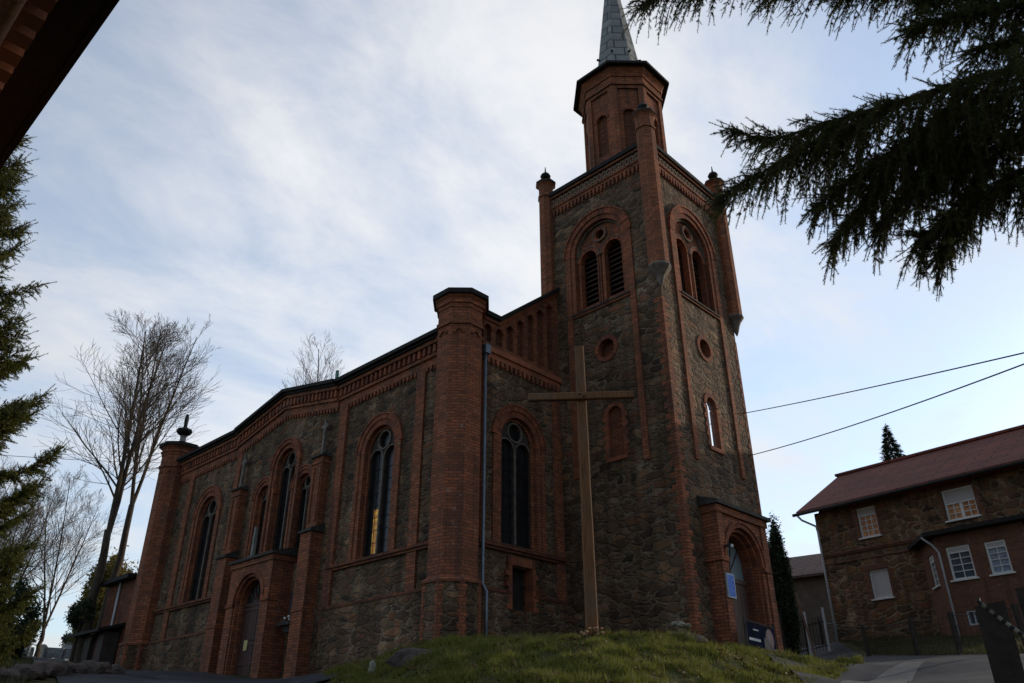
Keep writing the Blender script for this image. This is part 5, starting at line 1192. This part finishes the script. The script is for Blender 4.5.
for k, (x, y, h, sd_, lb) in enumerate(((4.2, 46, 12.5, 4, 'broad bare tree behind the cemetery, right of the others'), (0.3, 42, 11.5, 5, 'bare tree in the middle behind the cemetery'), (-2.5, 44, 13, 6, 'dense bare tree behind the left spruce'), (-4.5, 50, 13, 12, 'bare tree farthest left behind the cemetery'), (1.5, 53, 12, 14, 'bare tree in the gap left of the tall twin trunk'), (2.2, 60, 14, 15, 'far bare tree between the spruce and the trunks'))):
    bare_tree('bare_tree', lb, (x, y, gl_(x, y)), h, sd_, 'bare trees behind the cemetery', 0.16, 0.15, 0.55, stems=3, depth=4, dens=1.2)

def leaf_cloud(n, cen, rad, size, seed, clumps=40, shell=0.55):
    g = np.random.default_rng(seed); cc = g.normal(size=(clumps, 3)); cc /= np.linalg.norm(cc, axis=1)[:, None]; cc *= (g.uniform(shell, 1, clumps)**0.6)[:, None]
    k = g.integers(0, clumps, n); P = cc[k]*np.array(rad)+np.array(cen)+g.normal(size=(n, 3))*np.array(rad)*0.13
    a = g.normal(size=(n, 3)); a /= np.linalg.norm(a, axis=1)[:, None]; b = np.cross(a, g.normal(size=(n, 3))); b /= np.linalg.norm(b, axis=1)[:, None]
    s = size*g.uniform(0.6, 1.4, n)[:, None]
    return np.stack([P-a*s, P+a*s*0.2+b*s*0.6, P+a*s], 1)
def leafy(name, label, cat, base, trunk_h, cen_h, rad, n, size, mat, seed, clumps=40, group=None):
    t = thing(name, label, cat, base, group); mb = MB(); b = Vector(base); mb.tube([b-Vector((0, 0, .2)), b+Vector((0, 0, trunk_h))], [0.09, 0.05], 7); obj('trunk', mb, M['bark'], t)
    tri_obj('crown', leaf_cloud(n, (b.x, b.y, b.z+cen_h), rad, size, seed, clumps), mat, t); return t
leafy('columnar_conifer', 'slim dark columnar conifer right behind the tower porch', 'conifer', (18.55, -0.1, 3.4), 2.5, 2.6, (0.45, 0.45, 2.75), 18000, 0.075, M['thuja'], 3, 150)
leafy('sun_tinted_bush', 'tall bush with golden sunlight painted into its foliage behind the left trunk', 'bush', (3.2, 33.1, gl_(3.2, 33.1)), 1.0, 2.9, (1.35, 1.35, 2.8), 16000, 0.13, M['gold'], 5, 120)
leafy('clipped_tree', 'small dark round topped tree beside the cemetery path', 'tree', (-1.45, 22.6, gl_(-1.45, 22.6)), 1.9, 2.25, (0.5, 0.5, 0.62), 5000, 0.06, M['thuja'], 6, 50)
leafy('evergreen_bush', 'dark evergreen bush below the left spruce', 'bush', at(75.2, 33, -0.1), 0.6, 1.3, (0.9, 0.9, 1.3), 9000, 0.08, M['thuja'], 16, 60)
leafy('evergreen_bush', 'second dark bush, farther back between the left spruce and the clipped tree', 'bush', at(71.3, 62, -0.1), 0.6, 1.3, (0.9, 0.9, 1.4), 7000, 0.10, M['thuja'], 17, 60)
def conifer(label, base, h, rb, seed, mat, n=9000, size=0.22, lay_n=18):
    g = np.random.default_rng(seed); t = thing('conifer', label, 'conifer', base); b = np.array(base)
    u = g.uniform(0, 1, n)**0.6; lay = np.floor((1-u)*lay_n)/lay_n+g.normal(size=n)*0.008; rr = rb*(1-lay)*g.uniform(0.15, 1.0, n)**0.6*(0.8+0.3*np.sin(g.integers(0, 9, n)*2.4+lay*31)); a = g.integers(0, 13, n)*0.483+np.floor(lay*lay_n)*0.7+g.normal(size=n)*0.1
    P = np.stack([b[0]+rr*np.cos(a), b[1]+rr*np.sin(a), b[2]+0.08*h+lay*h*0.93-rr*0.22], 1)
    d = np.stack([np.cos(a), np.sin(a), -0.25*np.ones(n)], 1)+g.normal(size=(n, 3))*0.35; d /= np.linalg.norm(d, axis=1)[:, None]; s = np.cross(d, g.normal(size=(n, 3))); s /= np.linalg.norm(s, axis=1)[:, None]
    tri_obj('crown', np.stack([P-s*size*0.22, P+s*size*0.22, P+d*size*1.4], 1), mat, t)
    mb = MB(); mb.tube([Vector(base), Vector(base)+Vector((0, 0, h))], [0.16, 0.02], 7); obj('trunk', mb, M['spruce_bark'], t)
conifer('conifer tip showing above the red roof ridge', (43, 1.8, 6.0), 14.9, 4.2, 3, M['needle_far'], 26000, 0.2, 34)
conifer('dark young conifer behind the sun-tinted bush', (5.9, 40.6, gl_(5.9, 40.6)), 7.0, 2.0, 4, M['needle_far'], 6000, 0.2)
conifer('small dark conifer low in the cemetery, right of the pale graves', (-1.4, 34, gl_(-1.4, 34)), 2.6, 0.7, 6, M['needle_far'], 2500, 0.14)

# ------------------------------------------------------------------ spruces with modelled shoots
def needles(P0, D, L, per, nl, nw):
    """needle triangles round every shoot"""
    n = len(P0); t = nr.uniform(0.03, 1.02, (n, per)); 
    base = P0[:, None]+D[:, None]*(L[:, None]*t)[..., None]
    rad = nr.normal(size=(n, per, 3)); rad -= (rad*D[:, None]).sum(-1, keepdims=True)*D[:, None]; rad /= np.linalg.norm(rad, axis=-1, keepdims=True)
    d = rad*0.82+D[:, None]*0.62; ln = nl*nr.uniform(0.7, 1.2, (n, per, 1))
    sd_ = np.cross(d, D[:, None]+0.01); sd_ /= np.linalg.norm(sd_, axis=-1, keepdims=True)
    return np.stack([base-sd_*nw/2, base+sd_*nw/2, base+d*ln], 2).reshape(-1, 3, 3)
class Spruce:
    def __init__(s, seed): s.rg = random.Random(seed); s.wood = MB(); s.fine = MB(); s.P = []; s.D = []; s.L = []
    def shoot(s, p, d, L): s.P.append(tuple(p)); s.D.append(tuple(d.normalized())); s.L.append(L); s.fine.tube([p, p+d.normalized()*L], [0.003, 0.0015], 3)
    def twig(s, p, d, L, droop, shootL, gap):
        rg = s.rg; n = max(2, int(L/gap)); q = Vector(p); pts = [q.copy()]; d = d.normalized()
        for i in range(n):
            d = (d+Vector((0, 0, -droop*gap))+Vector((rg.uniform(-1, 1), rg.uniform(-1, 1), rg.uniform(-1, 1)))*0.10).normalized()
            q0 = q.copy(); q = q+d*gap; pts.append(q.copy()); s.P.append(tuple(q0)); s.D.append(tuple(d)); s.L.append(gap*1.1)
            f = 1-0.5*i/n
            for _ in range(2 if rg.random() < 0.55 else 1):
                ax = d.cross(Vector((rg.uniform(-1, 1), rg.uniform(-1, 1), rg.uniform(-1, 1)))).normalized()
                s.shoot(q0, d*0.62+ax*0.7+Vector((0, 0, -0.28)), shootL*f*rg.uniform(0.5, 1.2))
        s.shoot(q, d, shootL*0.8)
        s.fine.tube(pts, [0.004*(1-0.5*k/n) for k in range(n+1)], 3)
    def bough(s, pts, r0, hang, gap, shootL, side=0.35, start=0.1, droop=2.2, dens=1.0, updens=0.25, hs_=1.12):
        rg = s.rg; pts = [Vector(p) for p in pts]
        for _ in range(2): pts = [pts[0]]+sum([[a.lerp(b, .25), a.lerp(b, .75)] for a, b in zip(pts[:-1], pts[1:])], [])+[pts[-1]]
        ln = [0]; 
        for a, b in zip(pts[:-1], pts[1:]): ln.append(ln[-1]+(b-a).length)
        T = ln[-1]; s.wood.tube(pts, [max(0.006, r0*(1-0.88*l/T)) for l in ln], 7)
        x = T*start
        while x < T:
            i = max(k for k in range(len(ln)-1) if ln[k] <= x); f = (x-ln[i])/max(1e-6, ln[i+1]-ln[i]); p = pts[i].lerp(pts[i+1], f); d = (pts[i+1]-pts[i]).normalized()
            u = x/T; sd_ = d.cross(Vector((0, 0, 1))).normalized()*rg.choice((-1, 1))
            h = hang(u)*hs_*rg.uniform(0.45, 1.1)
            s.twig(p, d*0.55+sd_*rg.uniform(0.2, 1.0)*side*2+Vector((0, 0, rg.uniform(-0.7, 0.1) if droop > 1 else rg.uniform(-0.45, 0.2))), h, droop*rg.uniform(0.6, 1.4), shootL, 0.055)
            if rg.random() < updens: s.twig(p, d*0.8+sd_*0.4+Vector((0, 0, rg.uniform(0.2, 0.7))), 0.1+0.12*rg.random(), 0.5, shootL, 0.05)
            x += gap/dens*rg.uniform(0.5, 1.5)
        s.twig(pts[-1], (pts[-1]-pts[-2]), 0.16, 0.2, shootL, 0.05)
    def finish(s, t, mat, per, nl, nw):
        obj('boughs', s.wood, M['spruce_bark'], t, smooth=True, recalc=False); obj('twigs', s.fine, M['spruce_bark'], t, recalc=False)
        tri_obj('needles', needles(np.array(s.P), np.array(s.D), np.array(s.L), per, nl, nw), mat, t)
def trunk(t, base, top, r):
    mb = MB(); a, b = Vector(base), Vector(top); mb.tube([a.lerp(b, k/10)+Vector((rng.uniform(-.02, .02), rng.uniform(-.02, .02), 0)) for k in range(11)], [r*(1-0.8*k/10) for k in range(11)], 12); obj('trunk', mb, M['spruce_bark'], t, smooth=True, recalc=False)
# right, overhanging
TB = (-7.0, -17.25); tg = gz(*TB)
t = thing('spruce', 'large dark spruce overhanging from the right with drooping needle curtains', 'spruce', (TB[0], TB[1], tg))
trunk(t, (TB[0], TB[1], tg-0.2), (TB[0]+0.1, TB[1], 12.0), 0.24)
sp = Spruce(5)
TZ = lambda z: (TB[0]+0.03, TB[1], z)
hang1 = lambda u: 0.2+0.85*math.sin(PI*min(1, u*1.02))**0.8*(1 if u < 0.8 else (1-(u-0.8)*3.2))
sp.bough([TZ(3.9), (-8.0, -16.4, 4.15), (-9.03, -15.65, 4.22), (-9.18, -15.09, 4.22), (-9.43, -14.45, 4.19), (-9.63, -14.05, 4.12), (-9.74, -13.85, 4.28)], 0.055, hang1, 0.011, 0.085)
sp.bough([(-9.25, -14.9, 4.2), (-9.55, -14.5, 3.98), (-9.72, -14.15, 3.82), (-9.86, -13.68, 3.66)], 0.02, lambda u: 0.2+0.55*(1-u), 0.011, 0.08)
sp.bough([(-9.0, -15.6, 4.2), (-9.3, -15.1, 3.85), (-9.5, -14.6, 3.6), (-9.62, -14.3, 3.40)], 0.02, lambda u: 0.3+0.5*(1-u), 0.011, 0.08)
sp.bough([(-9.0, -15.7, 4.1), (-9.25, -15.2, 3.7), (-9.42, -14.85, 3.35), (-9.5, -14.6, 3.1)], 0.02, lambda u: 0.25+0.45*(1-u), 0.012, 0.08)
sp.bough([TZ(3.5), (-8.2, -16.6, 3.75), (-8.9, -15.9, 3.75), (-9.15, -15.35, 3.6), (-9.35, -14.9, 3.4)], 0.035, lambda u: 0.35+0.35*(1-u), 0.012, 0.085)
sp.bough([TZ(4.6), (-8.0, -16.6, 4.95), (-8.75, -15.9, 4.9), (-9.1, -15.4, 4.85), (-9.25, -15.1, 4.78)], 0.04, lambda u: 0.3+0.4*(1-u), 0.009, 0.085)
sp.bough([TZ(4.3), (-8.1, -16.5, 4.6), (-8.8, -15.8, 4.55), (-9.05, -15.45, 4.5)], 0.04, lambda u: 0.35+0.35*(1-u), 0.009, 0.085)
sp.bough([TZ(3.3), (-8.6, -16.2, 3.55), (-9.05, -15.55, 3.4), (-9.3, -15.1, 3.15), (-9.42, -14.8, 2.95)], 0.03, lambda u: 0.3+0.3*(1-u), 0.008, 0.085)
sp.bough([TZ(4.0), (-8.9, -15.95, 3.9), (-9.12, -15.65, 3.45), (-9.25, -15.45, 3.1)], 0.03, lambda u: 0.3+0.3*(1-u), 0.008, 0.085)
sp.bough([TZ(3.2), (-8.2, -16.8, 3.4), (-8.8, -16.15, 3.3), (-9.12, -15.75, 3.1), (-9.3, -15.5, 2.9)], 0.03, lambda u: 0.3+0.25*(1-u), 0.008, 0.085)
sp.bough([(-9.15, -15.25, 3.5), (-9.3, -15.05, 3.1), (-9.4, -14.9, 2.8)], 0.015, lambda u: 0.25+0.2*(1-u), 0.010, 0.08)
sp.bough([TZ(4.8), (-8.3, -16.3, 5.2), (-8.85, -15.6, 5.2), (-9.1, -15.2, 5.15)], 0.04, lambda u: 0.35+0.35*(1-u), 0.008, 0.085)
sp.bough([(-9.1, -15.3, 4.15), (-9.35, -14.9, 3.75), (-9.5, -14.55, 3.35), (-9.58, -14.35, 3.1)], 0.02, lambda u: 0.25+0.4*(1-u), 0.010, 0.08)
sp.bough([TZ(5.3), (-7.8, -16.6, 6.0), (-8.6, -15.6, 6.2), (-9.0, -14.7, 6.3), (-9.32, -13.9, 6.4), (-9.52, -13.35, 6.45), (-9.64, -13.1, 6.43)], 0.05, lambda u: 0.32+0.25*(1-u), 0.012, 0.085)
sp.bough([TZ(5.0), (-7.9, -16.8, 5.45), (-8.5, -16.0, 5.65), (-8.9, -15.2, 5.65), (-9.2, -14.7, 5.55)], 0.045, lambda u: 0.3+0.35*(1-u), 0.011, 0.085)
sp.bough([TZ(5.1), (-7.9, -16.6, 5.6), (-8.6, -15.7, 5.75), (-8.95, -15.0, 5.75), (-9.3, -14.2, 5.95)], 0.045, lambda u: 0.3+0.3*(1-u), 0.012, 0.085)
sp.bough([TZ(3.0), (-8.0, -16.9, 3.25), (-8.7, -16.2, 3.2), (-9.05, -15.7, 3.0)], 0.03, lambda u: 0.35+0.2*(1-u), 0.014, 0.085)
for k in range(26):      # boughs the picture does not reach
    a = R(rng.uniform(-150, 95)); z = rng.uniform(4.6, 11); L_ = (12.5-z)*0.27
    sp.bough([TZ(z), (TB[0]+math.cos(a)*L_*.5, TB[1]+math.sin(a)*L_*.5, z+0.15), (TB[0]+math.cos(a)*L_, TB[1]+math.sin(a)*L_, z-0.1)], 0.03, lambda u: 0.3, 0.12, 0.1)
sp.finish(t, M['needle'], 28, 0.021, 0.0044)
# left spruce
TL = (-13.35, -4.85); tg = gz(*TL)
t = thing('spruce', 'upright green spruce at the left picture edge with upturned branch tips', 'spruce', (TL[0], TL[1], tg))
trunk(t, (TL[0], TL[1], tg-0.2), (TL[0], TL[1], 8.3), 0.17)
sp = Spruce(9)
z = 0.9
while z < 8.0:
    u = (z-0.9)/7.2; L_ = 0.10+2.25*(1-u)**0.85
    for k in range(7):
        a = k*0.898+z*2.3+rng.uniform(-.2, .2)
        near = math.cos(a-R(-25)) > -0.35
        if not near and rng.random() < 0.5: continue
        l = L_*rng.uniform(0.72, 1.06); zz = z+rng.uniform(-.12, .12); c_, s_ = math.cos(a), math.sin(a)
        sp.bough([(TL[0], TL[1], zz), (TL[0]+c_*l*.45, TL[1]+s_*l*.45, zz-0.10*l), (TL[0]+c_*l*.8, TL[1]+s_*l*.8, zz-0.06*l), (TL[0]+c_*l, TL[1]+s_*l, zz+0.13*l)], 0.022, lambda q: 0.16+0.42*(1-q), (0.030 if z > 4.4 else 0.017) if near else 0.11, 0.13, side=0.9, start=0.15, droop=0.25, updens=0.45, hs_=1.0)
    z += 0.30
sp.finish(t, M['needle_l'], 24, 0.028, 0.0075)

# ------------------------------------------------------------------ cemetery
M['granite'] = m_plain('polished_granite', (0.05, 0.05, 0.055), (0.16, 0.165, 0.175), 9, 0.3, 0.5, 0.05)
M['pale_grave'] = m_plain('pale_grave_stone', (0.30, 0.30, 0.30), (0.48, 0.48, 0.48), 6, 0.7, 0.3, 0.2)
kinds = []
for k in range(4):
    lab, mt = [('dark granite headstone with rounded top in the cemetery behind the left spruce', M['granite']), ('pale square headstone in the cemetery behind the left spruce', M['pale_grave']), ('pale stone cross on a grave in the cemetery behind the left spruce', M['pale_grave']), ('low wide dark granite tomb in the cemetery behind the left spruce', M['granite'])][k]
    t = thing('gravestone', lab, 'gravestone', (0, 0, 0), ['dark rounded headstones', 'pale square headstones', 'pale cross graves', 'low dark tombs'][k]); F = Fr((0, 0, 0), (1, 0, 0), (0, -1, 0)); mb = MB()
    if k == 0: mb.plate(F, arch(0, 0.33, 0.15, 0.75, 10), [], -0.06, 0.06)
    elif k == 1: mb.box(F, -0.3, 0.3, 0.15, 0.95, -0.07, 0.07)
    elif k == 2: mb.box(F, -0.07, 0.07, 0.15, 1.5, -0.06, 0.06); mb.box(F, -0.32, 0.32, 1.0, 1.14, -0.058, 0.058)
    else: mb.box(F, -0.45, 0.45, 0.15, 0.75, -0.09, 0.09)
    obj('headstone', mb, mt, t)
    mb = MB(); mb.wbox(-0.5, 0.5, -0.95 if k != 2 else -0.35, 0.16, -0.3, 0.15); obj('plinth', mb, M['granite'] if k != 1 else M['pale_grave'], t); kinds.append([t, 0])
for i in range(46):
    row = i % 5; az = 70.6+rng.random()*5.2; r_ = 50+row*5.5+rng.uniform(-2, 2); x, y = p2(az, r_)
    k = rng.choice((0, 0, 1, 3, 3, 2, 1)); t0, cnt = kinds[k]
    o = t0 if cnt == 0 else copy_tree(t0); kinds[k][1] += 1; o.location = (x, y, gz(x, y)); o.rotation_euler = (0, 0, R(rng.uniform(-30, 30)-25)); s_ = rng.uniform(0.6, 1.0); o.scale = (s_, s_, s_)
for t0, cnt in kinds:
    if cnt == 0: bpy.data.objects.remove(t0)
# rough stone edging at the bottom left
for i in range(15):
    u = i/14; az = 78.5-9.5*u; r_ = 15.5+10*u
    rock('edging_stone', *at(az, r_, 0.10+0.05*rng.random()), rng.uniform(0.22, 0.36), 'rough dark stone in the row edging the path at bottom left', M['rock'], 30+i, (1.1, 0.8, 0.65), 'stones edging the path')
S.frame_set(1)
